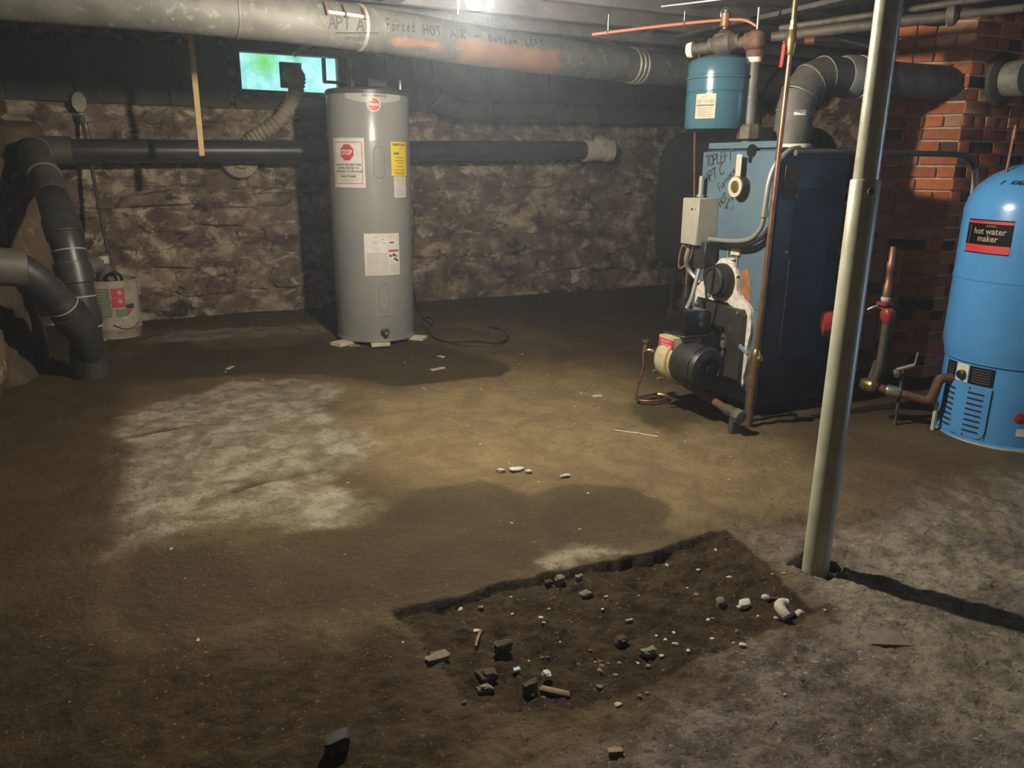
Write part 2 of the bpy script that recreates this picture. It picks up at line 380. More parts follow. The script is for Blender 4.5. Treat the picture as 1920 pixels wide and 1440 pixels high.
W3=[(0.36,2.35),(0.56,2.30),(0.85,2.50),(1.06,2.49),(1.19,2.30),(1.43,2.33),(1.57,2.21),(1.54,1.99),(1.45,1.85),(1.25,1.86),(1.10,1.89),(0.93,1.82),(0.74,1.81),(0.55,1.81),(0.38,1.85),(0.19,1.88),(-0.03,1.88),(-0.19,1.98),(-0.22,2.18),(-0.11,2.40),(0.10,2.34)]
W4=[(2.25,4.24),(2.47,4.36),(2.54,4.16),(2.37,4.03),(2.24,4.09)]
W5=[(2.14,3.10),(2.43,3.18),(2.45,2.86),(2.27,2.76),(2.11,2.71),(2.06,2.85)]
W6=[(2.18,6.32),(4.27,6.30),(4.51,5.69),(3.29,4.23),(3.05,4.33),(2.71,5.31),(2.32,5.47),(1.91,5.41)]
W7=[(1.87,1.80),(2.00,1.79),(1.93,1.71),(1.85,1.74)]
P1=[(-0.21,3.26),(-0.21,3.84),(-0.10,3.98),(0.07,4.15),(0.34,4.30),(0.82,4.24),(0.89,4.01),(0.75,3.70),(0.80,3.41),(0.81,3.08),(0.72,2.85),(0.58,2.70),(0.58,2.42),(0.50,2.35),(0.27,2.45),(-0.00,2.49),(-0.17,2.47),(-0.23,2.57),(-0.19,2.91)]
G1=[(1.77,1.78),(1.95,1.63),(2.49,1.67),(3.00,1.66),(2.83,1.23),(1.57,0.58),(0.55,1.05),(0.78,1.13),(1.03,1.21),(1.31,1.27),(1.56,1.29),(1.64,1.57)]
D1=[(-0.56,2.17),(-0.29,2.07),(-0.03,1.86),(0.19,1.72),(0.35,1.72),(0.48,1.78),(0.53,1.62),(0.51,1.43),(0.61,1.26),(0.49,1.17),(0.25,1.06),(-0.42,1.37)]
P2=[(0.90,4.06),(1.12,3.80),(1.69,3.97),(2.18,3.90),(2.42,3.41),(2.04,2.78),(2.24,2.61),(2.52,2.33),(2.01,1.83),(1.58,1.88),(1.58,2.02),(1.59,2.28),(1.22,2.36),(0.88,2.60),(0.71,2.79),(0.78,3.33)]
P3=[(1.95,1.63),(2.49,1.67),(3.00,1.66),(2.83,1.23),(1.66,0.63),(1.47,0.72),(1.54,1.02),(1.52,1.23),(1.66,1.36)]
P4=[(0.95,1.87),(1.10,1.91),(1.19,1.90),(1.25,1.80),(1.10,1.81),(0.99,1.81)]
P5=[(-0.06,5.63),(0.15,5.93),(0.69,5.87),(1.14,5.77),(1.14,5.47),(0.71,5.46),(0.30,5.48)]
C1=[(-0.21,3.57),(-0.04,3.62),(0.14,3.63)]
C2=[(0.21,2.79),(0.31,2.83),(0.42,2.86),(0.54,2.87)]
PIT=[(0.50,1.79),(0.67,1.775),(0.87,1.80),(1.08,1.79),(1.22,1.78),(1.36,1.785),(1.65,1.80),(1.61,1.55),(1.55,1.31),(1.30,1.30),(1.05,1.25),(0.89,1.23),(0.75,1.24),(0.62,1.29),(0.54,1.39),(0.52,1.56),(0.51,1.68)]
POST = (1.745, 1.50)

def heights(X, Y):
    wob = (fbm(X, Y, 9, 3, 5) - .5) * .07 + (fbm(X, Y, 30, 3, 6) - .5) * .02
    z = (fbm(X, Y, 1.3, 4, 1) - .5) * .03 + (fbm(X, Y, 14, 4, 2) - .5) * .009
    near = sstep(-Y, -2.2, -1.4)
    z += near * ((fbm(X, Y, 22, 4, 3) - .5) * .022 + (fbm(X, Y, 60, 3, 13) - .5) * .009)
    dp = inside(X, Y, PIT) + wob * .6
    far = sstep(Y, 1.62, 1.74)
    right = sstep(X, 1.35, 1.5)
    wid = .10 * (1 - np.maximum(far, right * .6)) + .006 + (.03 - .022 * far) * fbm(X, Y, 8, 3, 78)
    dep = .016 + .006 * far * sstep(fbm(X, Y, 6, 3, 77), .3, .7) + .004 * far
    pit = sstep(dp, 0, wid)
    z -= pit * dep
    z += pit * ((fbm(X, Y, 16, 5, 9) - .45) * .036 + (fbm(X, Y, 48, 3, 19) - .5) * .012)
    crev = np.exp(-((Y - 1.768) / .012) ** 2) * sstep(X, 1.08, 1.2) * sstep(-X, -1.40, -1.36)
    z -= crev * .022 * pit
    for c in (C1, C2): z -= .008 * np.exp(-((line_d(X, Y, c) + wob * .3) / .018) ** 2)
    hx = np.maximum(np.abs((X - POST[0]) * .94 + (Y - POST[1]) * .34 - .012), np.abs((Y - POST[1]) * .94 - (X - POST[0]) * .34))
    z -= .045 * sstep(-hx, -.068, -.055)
    z += .02 * np.exp(-((X - 2.55) ** 2 + (Y - 2.5) ** 2) / .05) * fbm(X, Y, 25, 3, 31)
    return z, pit, dp, crev, hx, wob
ux = np.unique(np.round(np.concatenate([np.arange(-1.2, -.3, .03), np.arange(-.3, .42, .012), np.arange(.42, 1.85, .008), np.arange(1.85, 3.4, .014), np.arange(3.4, 5.75, .05)]), 4))
uy = np.unique(np.round(np.concatenate([np.arange(-1.7, .75, .06), np.arange(.75, 1.15, .012), np.arange(1.15, 1.9, .008), np.arange(1.9, 4.0, .013), np.arange(4.0, 6.7, .025)]), 4))
X, Y = np.meshgrid(ux, uy); Z, pit, dp, crev, hx, wob = heights(X, Y)
nx, ny = len(ux), len(uy)
idx = np.arange(nx * ny).reshape(ny, nx)
quads = np.stack([idx[:-1, :-1], idx[:-1, 1:], idx[1:, 1:], idx[1:, :-1]], -1).reshape(-1, 4)
me = bpy.data.meshes.new('floor')
me.vertices.add(nx * ny); me.vertices.foreach_set('co', np.stack([X, Y, Z], -1).astype(np.float32).ravel())
me.loops.add(quads.size); me.loops.foreach_set('vertex_index', quads.astype(np.int32).ravel())
me.polygons.add(len(quads)); me.polygons.foreach_set('loop_start', (np.arange(len(quads)) * 4).astype(np.int32))
me.polygons.foreach_set('use_smooth', np.ones(len(quads), bool)); me.update()
def blob(poly, soft=.08, amp=.12, s=5, seed=0):
    n = (fbm(X, Y, s, 6, seed) - .5) * 2 * amp + (fbm(X, Y, 30, 4, seed + 7) - .5) * .05
    return sstep(inside(X, Y, poly) + n, -soft, soft)
wet_dim = np.maximum.reduce([blob(W1, .018, .08, 4, 40), blob(W2, .05, .12, 4, 41) * .95, blob(W3, .02, .08, 4, 42) * .68, blob(W4, .02, .06, 6, 43) * .6,
                         blob(W5, .04, .08, 6, 44) * .85, blob(W6, .2, .25, 3, 45) * .4, blob(W7, .02, .03, 8, 46) * .7])
wet_dim = np.maximum(wet_dim, .9 * sstep(-X - .16 * (fbm(X, Y, 3, 5, 90) - .5), .12, .22) * sstep(Y, 1.0, 1.4)); wet_dim = np.maximum(wet_dim, .4 * sstep(Y, 5.9, 6.4) * (1 - blob(P5, .05, .08, 6, 51)))  # left strip: damp tone with the bulb's light fall-off painted in
wet_dim = np.maximum(wet_dim, .7 * sstep(X, 2.45, 2.7) * sstep(Y, 2.2, 2.5))
gr = sstep(fbm(X, Y, 9, 6, 60), .36, .60)
pale = np.maximum.reduce([blob(P1, .06, .16, 5, 47) * (.5 + .55 * gr), blob(P3, .15, .2, 4, 48) * (.25 + .85 * gr), blob(P4, .02, .05, 10, 49), blob(P5, .04, .12, 6, 50) * .7])
tan = blob(P2, .22, .2, 4, 52)
grey = blob(G1, .12, .14, 5, 55)
dirt = np.maximum(sstep(dp, -.012, .008), .85 * blob(D1, .10, .16, 5, 53))
dirt = np.maximum(dirt, .45 * sstep(-Y, -1.75, -1.3) * sstep(fbm(X, Y, 6, 6, 54), .44, .60) * (1 - .5 * grey))
for c in (C1, C2): dirt = np.maximum(dirt, .8 * np.exp(-((line_d(X, Y, c) + wob * .5) / .016) ** 2))
dark = np.maximum(np.clip(crev * pit, 0, 1), sstep(-hx, -.066, -.05))  # shade inside the crevice and post hole, painted near black
edge = np.exp(-((dp - .004) / .007) ** 2) * np.maximum(sstep(Y, 1.7, 1.78), .5 * sstep(X, 1.4, 1.5)); dark = np.maximum(dark, .6 * edge)  # thin line of shade painted along the far and right pit edge
a1 = me.color_attributes.new('stain_shade_a', 'FLOAT_COLOR', 'POINT')
a1.data.foreach_set('color', np.stack([wet_dim, pale, dirt, np.ones_like(wet_dim)], -1).clip(0, 1).astype(np.float32).ravel())
a2 = me.color_attributes.new('stain_shade_b', 'FLOAT_COLOR', 'POINT')
a2.data.foreach_set('color', np.stack([tan, dark, grey, np.ones_like(wet_dim)], -1).clip(0, 1).astype(np.float32).ravel())
def floor_material():
    m = bpy.data.materials.new('damp_stained_concrete'); m.use_nodes = True
    nt = m.node_tree; N = nt.nodes; L = nt.links; b = N['Principled BSDF']
    co = N.new('ShaderNodeNewGeometry').outputs['Position']
    def att(n):
        a = N.new('ShaderNodeAttribute'); a.attribute_name = n; s = N.new('ShaderNodeSeparateColor'); L.new(a.outputs['Color'], s.inputs[0]); return s.outputs
    A = att('stain_shade_a'); B = att('stain_shade_b')
    def noise(s, d=8, ds=0.):
        n = N.new('ShaderNodeTexNoise'); n.inputs['Scale'].default_value = s; n.inputs['Detail'].default_value = d
        n.inputs['Roughness'].default_value = .65; n.inputs['Distortion'].default_value = ds; L.new(co, n.inputs['Vector']); return n.outputs['Fac']
    def rmp(f, a, z, lo=0., hi=1.):
        r = N.new('ShaderNodeMapRange'); r.interpolation_type = 'SMOOTHSTEP'
        for k, v in ((1, a), (2, z), (3, lo), (4, hi)): r.inputs[k].default_value = v
        L.new(f, r.inputs[0]); return r.outputs[0]
    def mul(a, c):
        x = N.new('ShaderNodeMath'); x.operation = 'MULTIPLY'; L.new(a, x.inputs[0])
        if isinstance(c, float): x.inputs[1].default_value = c
        else: L.new(c, x.inputs[1])
        return x.outputs[0]
    def mix(f, P, Q):
        x = N.new('ShaderNodeMix'); x.data_type = 'RGBA'; L.new(f, x.inputs[0])
        for k, v in ((6, P), (7, Q)):
            if isinstance(v, tuple): x.inputs[k].default_value = (*v, 1)
            else: L.new(v, x.inputs[k])
        return x.outputs[2]
    base = mix(rmp(noise(2.6, 8, .6), .35, .65), (.095, .068, .034), (.15, .110, .058))
    tanc = mix(rmp(noise(6, 8, .5), .38, .66), (.20, .145, .072), (.30, .228, .118))
    o = mix(mul(B[0], .85), base, tanc)
    palec = mix(rmp(noise(9, 9, .4), .36, .6), (.175, .147, .098), (.36, .32, .235))
    o = mix(mul(B[2], .9), o, mix(rmp(noise(12, 9, .3), .38, .62), (.125, .102, .085), (.255, .222, .192)))
    o = mix(A[1], o, palec)
    wetc = mix(rmp(noise(5, 7, .4), .4, .7), (.052, .037, .019), (.080, .058, .029))
    o = mix(mul(A[0], .92), o, wetc)
    dirtc = mix(rmp(noise(14, 8, .4), .38, .66), (.031, .0215, .0105), (.068, .049, .025))
    o = mix(A[2], o, dirtc)
    o = mix(mul(mul(rmp(noise(70, 4, .5), .58, .66), B[2]), .55), o, (.46, .43, .39))
    o = mix(mul(mul(rmp(noise(28, 8, .6), .56, .66), B[2]), .65), o, (.06, .048, .04))
    o = mix(mul(rmp(noise(46, 8), .55, .66), .6), o, (.07, .052, .034))
    o = mix(mul(rmp(noise(85, 5), .63, .69), .8), o, (.32, .29, .23))
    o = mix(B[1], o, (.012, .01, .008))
    L.new(o, b.inputs['Base Color'])
    L.new(rmp(A[0], 0., 1., .85, .6), b.inputs['Roughness']); b.inputs['Specular IOR Level'].default_value = .15
    bp = N.new('ShaderNodeBump'); bp.inputs['Strength'].default_value = .85; bp.inputs['Distance'].default_value = .025
    L.new(noise(38, 10), bp.inputs['Height']); L.new(bp.outputs[0], b.inputs['Normal'])
    return m
me.materials.append(floor_material())
floor = bpy.data.objects.new('floor', me); COL.objects.link(floor); floor['kind'] = 'structure'
def gz(x, y): return float(heights(np.array([[x]], float), np.array([[y]], float))[0][0, 0])

# ================================================================== WALLS AND CEILING
XL, XR, YF, YB, ZC = -.78, 5.52, -1.5, 6.47, 2.10
def pframe(o, ux_, uz_, n):   # plane mapping u,v,w -> world
    o = Vector(o); a = Vector(ux_); c = Vector(uz_); n = Vector(n)
    return lambda u, v, w=0: o + a * u + c * v + n * w
# back wall with the window opening
WX0, WX1, WZ0, WZ1 = .79, 1.52, 1.69, 1.96
def rough_wall(F, us, vs, amp, seed, thick, hole=None):
    mb = MB(); U, V = np.meshgrid(us, vs); D = (fbm(U, V, 4, 5, seed) - .5) * amp
    n = len(us)
    mb.v = [tuple(F(U[j, i], V[j, i], D[j, i])) for j in range(len(vs)) for i in range(n)]
    for j in range(len(vs) - 1):
        for i in range(n - 1):
            uc = (us[i] + us[i + 1]) / 2; vc = (vs[j] + vs[j + 1]) / 2
            if hole and hole[0] < uc < hole[1] and hole[2] < vc < hole[3]: continue
            mb.f.append((j * n + i, j * n + i + 1, (j + 1) * n + i + 1, (j + 1) * n + i))
    return mb
Fb = pframe((0, YB, 0), (1, 0, 0), (0, 0, 1), (0, -1, 0))
us = np.unique(np.round(np.concatenate([np.arange(-.9, 5.7, .06), [WX0, WX1]]), 4)); vs_ = np.unique(np.round(np.concatenate([np.arange(-.1, 2.15, .06), [WZ0, WZ1]]), 4))
wall_back = struct('wall_back', rough_wall(Fb, us, vs_, .05, 70, .2, (WX0, WX1, WZ0, WZ1)), m_rubble)
Fl = pframe((XL, 0, 0), (0, 1, 0), (0, 0, 1), (1, 0, 0))
wall_left = struct('wall_left', rough_wall(Fl, np.arange(YF - .1, YB + .2, .1), np.arange(-.1, 2.2, .1), .06, 71, .2), m_rubble_l)
DY0, DY1, DZ1 = -.85, .15, 1.9
Fr = pframe((XR, 0, 0), (0, 1, 0), (0, 0, 1), (-1, 0, 0))
us = np.unique(np.round(np.concatenate([np.arange(YF - .1, YB + .2, .1), [DY0, DY1]]), 4)); vs_ = np.unique(np.round(np.concatenate([np.arange(-.1, 2.2, .1), [DZ1, .05]]), 4))
wall_right = struct('wall_right', rough_wall(Fr, us, vs_, .05, 72, .2, (DY0, DY1, .05, DZ1)), m_rubble)
Ff = pframe((0, YF, 0), (1, 0, 0), (0, 0, 1), (0, 1, 0))
struct('wall_front', rough_wall(Ff, np.arange(-.9, 5.7, .12), np.arange(-.1, 2.2, .12), .05, 73, .2), m_rubble)
# outer skins make the walls thick (and light tight)
mb = MB(); mb.box((XL - .2, 2.4, 1.0), (.2, 8.6, 2.4)); obj('outer_face', mb, m_panel, wall_left)
fr = MB()
for (y, z, dy, dz) in ((DY0 - .05, .98, .1, 2.0), (DY1 + .05, .98, .1, 2.0), ((DY0 + DY1) / 2, 1.95, 1.2, .1)): fr.box((XR - .03, y, z), (.16, dy, dz), .006)
door = struct('door_1', fr, m_winframe)
# rubble stones set in the back wall
stone_protos = [obj('stone', MB().lump((0, 0, 0), (1, 1, 1), 300 + k, .62, .10), m_rubble, wall_back) for k in range(9)]
def rubble_rows(parent, Fxy, u0, u1, z1, h_rng, w_rng, base_n, seed, protos, rot_axis, skip=None):
    r = random.Random(seed); z = 0.0; k = 0; used = 0
    while z < z1:
        h = r.uniform(*h_rng); u = u0 + r.uniform(-.1, 0)
        while u < u1:
            w = r.uniform(*w_rng) * (1.35 if r.random() < .15 else 1)
            hh = h * r.uniform(.8, 1.1)
            c = Fxy(u + w / 2, z + h / 2 + r.uniform(-.02, .02), r.uniform(-.025, .02) + base_n)
            pr = protos[r.randrange(len(protos))]
            if not (skip and skip(u + w / 2, z + h / 2)):
                d = .030 + .02 * r.random()
                sc = (w * .54, d, hh * .54) if rot_axis == 'X' else (d, w * .54, hh * .54)
                ro = (r.choice([0, 0, .1, -.1]), r.uniform(-.12, .12), 0) if rot_axis == 'X' else (r.uniform(-.12, .12), 0, 0)
                link_copy(pr, 'stone', parent, Vector(c) - Vector(BASE[parent.name]), ro, sc); used += 1
            u += w * .98
        z += h * .97
    return used
nst = rubble_rows(wall_back, Fb, -.75, 4.75, 1.5, (.11, .24), (.16, .46), -.016, 5, stone_protos, 'X')
for p in stone_protos: bpy.data.objects.remove(p)
lp = [obj('stone', MB().lump((0, 0, 0), (1, 1, 1), 340 + k, .7, .14), m_rubble_l, wall_left) for k in range(5)]
rubble_rows(wall_left, Fl, 2.4, 6.4, 1.75, (.2, .34), (.3, .55), .0, 6, lp, 'Y')
for p in lp: bpy.data.objects.remove(p)
for k, (c, d, s) in enumerate((((-.66, 5.98, .66), (.16, .28, .46), 3), ((-.83, 5.25, .15), (.24, .6, .34), 8), ((-.85, 4.5, .2), (.15, .28, .26), 12), ((-.68, 6.3, 1.25), (.14, .2, .18), 15))):
    obj('stone', MB().lump(c, d, 500 + s, .7, .12, 4), m_rubble_d if s == 8 else m_rubble_l, wall_left, ang=70)
# smooth dark panels above the stone, sill ledge
x = XL
for w in (.47, .60, .42):
    pm = MB().box((x + w / 2, YB - .045, 1.77), (w - .012, .05, .42), .006, jit=.002); obj('panel', pm, m_panel, wall_back); x += w
x = WX1 + .06
while x < 5.4:
    pm = MB().box((x + .3, YB - .045, 1.79), (.588, .05, .40), .006, jit=.002); obj('panel', pm, m_panel, wall_back); x += .6
obj('panel', MB().box(((WX0 + WX1) / 2, YB - .045, 2.03), (WX1 - WX0 + .1, .05, .13), .006), m_panel, wall_back)
obj('panel', MB().box(((WX0 + WX1) / 2, YB - .04, 1.60), (WX1 - WX0 + .1, .05, .08), .006), m_panel, wall_back)

# window
win = thing('window_1', (WX0, YB, WZ0), '', ''); del win['label']; del win['category']; win['kind'] = 'structure'
fm = MB()
for (xa, za, dx, dz) in (((WX0 + WX1) / 2, WZ0 - .012, WX1 - WX0 + .06, .035), ((WX0 + WX1) / 2, WZ1 + .012, WX1 - WX0 + .06, .03), (WX0 - .012, (WZ0 + WZ1) / 2, .03, WZ1 - WZ0), (WX1 + .012, (WZ0 + WZ1) / 2, .03, WZ1 - WZ0)):
    fm.box((xa, YB - .03, za), (dx, .12, dz), .004)
obj('window_frame', fm, m_winframe, win)
def pane_material():
    m = bpy.data.materials.new('daylit_frosted_pane'); m.use_nodes = True
    nt = m.node_tree; N = nt.nodes; L = nt.links; b = N['Principled BSDF']; b.inputs['Roughness'].default_value = .2
    b.inputs['Base Color'].default_value = (.3, .35, .35, 1)
    co = N.new('ShaderNodeNewGeometry').outputs['Position']
    def sph(c, a, z):
        s = N.new('ShaderNodeVectorMath'); s.operation = 'DISTANCE'; s.inputs[1].default_value = c; L.new(co, s.inputs[0])
        n = N.new('ShaderNodeTexNoise'); n.inputs['Scale'].default_value = 30; n.inputs['Detail'].default_value = 6; L.new(co, n.inputs['Vector'])
        ad = N.new('ShaderNodeMath'); ad.operation = 'MULTIPLY_ADD'; L.new(n.outputs['Fac'], ad.inputs[0]); ad.inputs[1].default_value = .12; L.new(s.outputs['Value'], ad.inputs[2])
        r = N.new('ShaderNodeMapRange'); r.interpolation_type = 'SMOOTHSTEP'; r.inputs[1].default_value = z; r.inputs[2].default_value = a; L.new(ad.outputs[0], r.inputs[0]); return r.outputs[0]
    def mix(f, P, Q):
        x = N.new('ShaderNodeMix'); x.data_type = 'RGBA'; L.new(f, x.inputs[0])
        for k, v in ((6, P), (7, Q)):
            if isinstance(v, tuple): x.inputs[k].default_value = (*v, 1)
            else: L.new(v, x.inputs[k])
        return x.outputs[2]
    n = N.new('ShaderNodeTexNoise'); n.inputs['Scale'].default_value = 16; n.inputs['Detail'].default_value = 7; L.new(co, n.inputs['Vector'])
    r = N.new('ShaderNodeMapRange'); r.inputs[1].default_value = .35; r.inputs[2].default_value = .68; L.new(n.outputs['Fac'], r.inputs[0])
    o = mix(r.outputs[0], (.20, .60, .58), (.42, .88, .86))
    o = mix(sph((.98, YB, 1.90), .03, .24), o, (.13, .60, .09))
    o = mix(sph((1.2, YB, 1.965), .04, .16), o, (.12, .45, .2))
    o = mix(sph((1.48, YB, 1.77), .05, .26), o, (.55, .98, 1.0))
    L.new(o, b.inputs['Emission Color']); b.inputs['Emission Strength'].default_value = 1.25
    return m
obj('window_pane', MB().box(((WX0 + WX1) / 2, YB + .0, (WZ0 + WZ1) / 2), (WX1 - WX0, .008, WZ1 - WZ0)), pane_material(), win)
obj('vent_plate', MB().box((1.165, YB - .03, 1.815), (.165, .02, .185), .003), m_black, win)
# small open sash at the right end of the window
sb = MB()
for (xa, za, dx, dz) in ((1.405, 1.86, .028, .17), (1.485, 1.775, .18, .022), ):
    sb.box((xa, YB - .1, za), (dx, .03, dz), .003)
sash = obj('sash_bar', sb, m_black, win)

# ceiling: floorboards over joists
ceil = struct('ceiling', MB().box((2.37, 2.48, ZC + .05), (6.7, 8.3, .06)), m_plank)
pl = MB().box((0, 0, 0), (.143, 8.0, .022), .003)
bp0 = obj('plank', pl, m_plank, ceil); n = 0
x = XL + .07
while x < XR:
    link_copy(bp0, 'plank', ceil, (x, 2.48, ZC - .008 + random.uniform(-.002, .002))); x += .149
bpy.data.objects.remove(bp0)
jo = obj('joist', MB().box((0, 0, 0), (6.25, .05, .2), .005), m_wood_dark, ceil)
y = -1.2
JZ = 1.885
jys = [2.60 + .405 * k for k in range(-9, 10)]
for y in jys:
    if YF < y < 4.7: link_copy(jo, 'joist', ceil, (2.37, y, JZ + .1), (0, 0, random.uniform(-.004, .004)))
bpy.data.objects.remove(jo)
obj('strapping', MB().box((1.13, 3.0, JZ - .012), (.09, 1.4, .022), .003), m_wood_dark, ceil)
obj('strapping', MB().box((.62, 2.9, JZ - .012), (.09, 1.4, .022), .003), m_wood_dark, ceil)
obj('strapping', MB().box((2.9, 2.6, JZ - .012), (.09, 2.6, .022), .003), m_wood_dark, ceil)

# added haze volume imitating the lens glare around the bulb
hz = bpy.data.materials.new('glare_haze'); hz.use_nodes = True
for nn in list(hz.node_tree.nodes):
    if nn.type == 'BSDF_PRINCIPLED': hz.node_tree.nodes.remove(nn)
vs_n = hz.node_tree.nodes.new('ShaderNodeVolumeScatter'); vs_n.inputs['Color'].default_value = (.72, .84, 1.0, 1); vs_n.inputs['Density'].default_value = HAZE; vs_n.inputs['Anisotropy'].default_value = .5
hz.node_tree.links.new(vs_n.outputs[0], [nn for nn in hz.node_tree.nodes if nn.type == 'OUTPUT_MATERIAL'][0].inputs['Volume'])
hzo = struct('haze', MB().box(((XL + XR) / 2, (YF + YB) / 2, 1.02), (XR - XL + .1, YB - YF + .1, 2.2)), hz); hzo['kind'] = 'stuff'
tag(hzo, 'faint bluish haze added to imitate lens glare around the bulb', 'haze')

# ================================================================== CHIMNEY
chim = thing('brick_chimney', (4.3, 3.0, 0), 'orange red brick chimney with pale mortar joints behind the blue tank', 'chimney')
K = Vector((3.99, 2.86, 0)); Lp = Vector((3.78, 3.138, 0))
core = MB(); ins = .012
poly = [(K.x + .012, K.y + .014), (Lp.x + .013, Lp.y + .009), (4.4, 3.7), (5.46, 3.7), (5.46, K.y + .014)]
core.prism(poly, lambda a, b: (a, b, 0), lambda a, b: (a, b, 2.06))
obj('mortar_core', core, m_mortar, chim)
bricks = {}
def bproto(L, seed):
    random.seed(seed); o = obj('brick', MB().box((0, 0, 0), (L, .05, .0545), .005, jit=.0016), m_bricks[0], None, ang=50); o.parent = chim; return o
protos = {(L, k, m): None for L in ('s', 'h') for k in range(3) for m in range(4)}
for (L, k, m) in protos:
    o = bproto(.176 if L == 's' else .083, k + (10 if L == 'h' else 0)); o.data.materials[0] = m_bricks[m]; protos[(L, k, m)] = o
random.seed(21)
def brick_face(A, B, z1):
    d = (B - A); Ln = d.length; d.normalize(); nrm = Vector((d.y, -d.x, 0)); 
    if nrm.dot(Vector((0, 0, 0)) - A) < 0: nrm = -nrm
    ang = math.atan2(d.y, d.x); z = .037; row = 0
    while z < z1:
        u = 0.0; first = True
        while u < Ln - .03:
            kind = 'h' if (first and row % 2) or Ln - u < .165 else 's'
            if row % 6 == 3: kind = 'h'
            w = .176 if kind == 's' else .083
            if u + w > Ln + .02: break
            m = random.choices([0, 1, 2, 3], [.34, .36, .2, .10])[0]
            pr = protos[(kind, random.randrange(3), m)]
            c = A + d * (u + w / 2) + nrm * (-.0245 + random.uniform(-.003, .003)) + Vector((0, 0, z + random.uniform(-.0015, .0015)))
            link_copy(pr, 'brick', chim, c - Vector(BASE[chim.name]), (0, 0, ang))
            u += w + .011; first = False
        z += .0655; row += 1
brick_face(K, Lp, 2.04)
brick_face(K, K + Vector((.84, 0, 0)), 2.04)
for o in protos.values(): bpy.data.objects.remove(o)
# flue thimble stub in the right hand face
th = thing('chimney_thimble', (4.25, 2.84, 1.60), 'round sooty metal flue stub with mortar collar in the chimney brick', 'flue')
THC = (4.25, 2.78, 1.63)
t = MB(); t.lathe([(.088, -.10), (.092, .06), (.088, .062), (.08, .05), (.02, .045)], THC, 28, (0, -1, 0)); obj('stub_pipe', t, m_galv, th)
t = MB(); t.lathe([(.145, -.105), (.135, -.06), (.1, -.045), (.092, -.05)], THC, 28, (0, -1, 0)); obj('mortar_collar', t, m_panel, th)

# ================================================================== DUCT
R_D = .1
DP = smooth_path([(-.75, 3.755, 1.775), (-.39, 3.745, 1.775), (.168, 3.735, 1.775), (.462, 3.766, 1.775), (.702, 3.795, 1.775), (1.096, 3.88, 1.775), (1.569, 4.04, 1.775),
                  (2.143, 4.22, 1.775), (2.952, 4.38, 1.775), (3.31, 4.42, 1.775), (4.3, 4.62, 1.775)], 10)
DP = [p for p in DP]; DPz = np.array([list(p) for p in DP]); SEG = np.r_[0, np.cumsum(np.linalg.norm(np.diff(DPz, axis=0), axis=1))]
def duct_at(s): return Vector([float(np.interp(s, SEG, DPz[:, k])) for k in range(3)])
def duct_s(x): return float(np.interp(x, DPz[:, 0], SEG))
def duct_map(s, a, off=.0012):
    p = duct_at(s); t = (duct_at(s + .02) - duct_at(s - .02)).normalized(); n = Vector((t.y, -t.x, 0)).normalized()
    return p + (n * math.cos(a) + Vector((0, 0, 1)) * math.sin(a)) * (R_D + off)
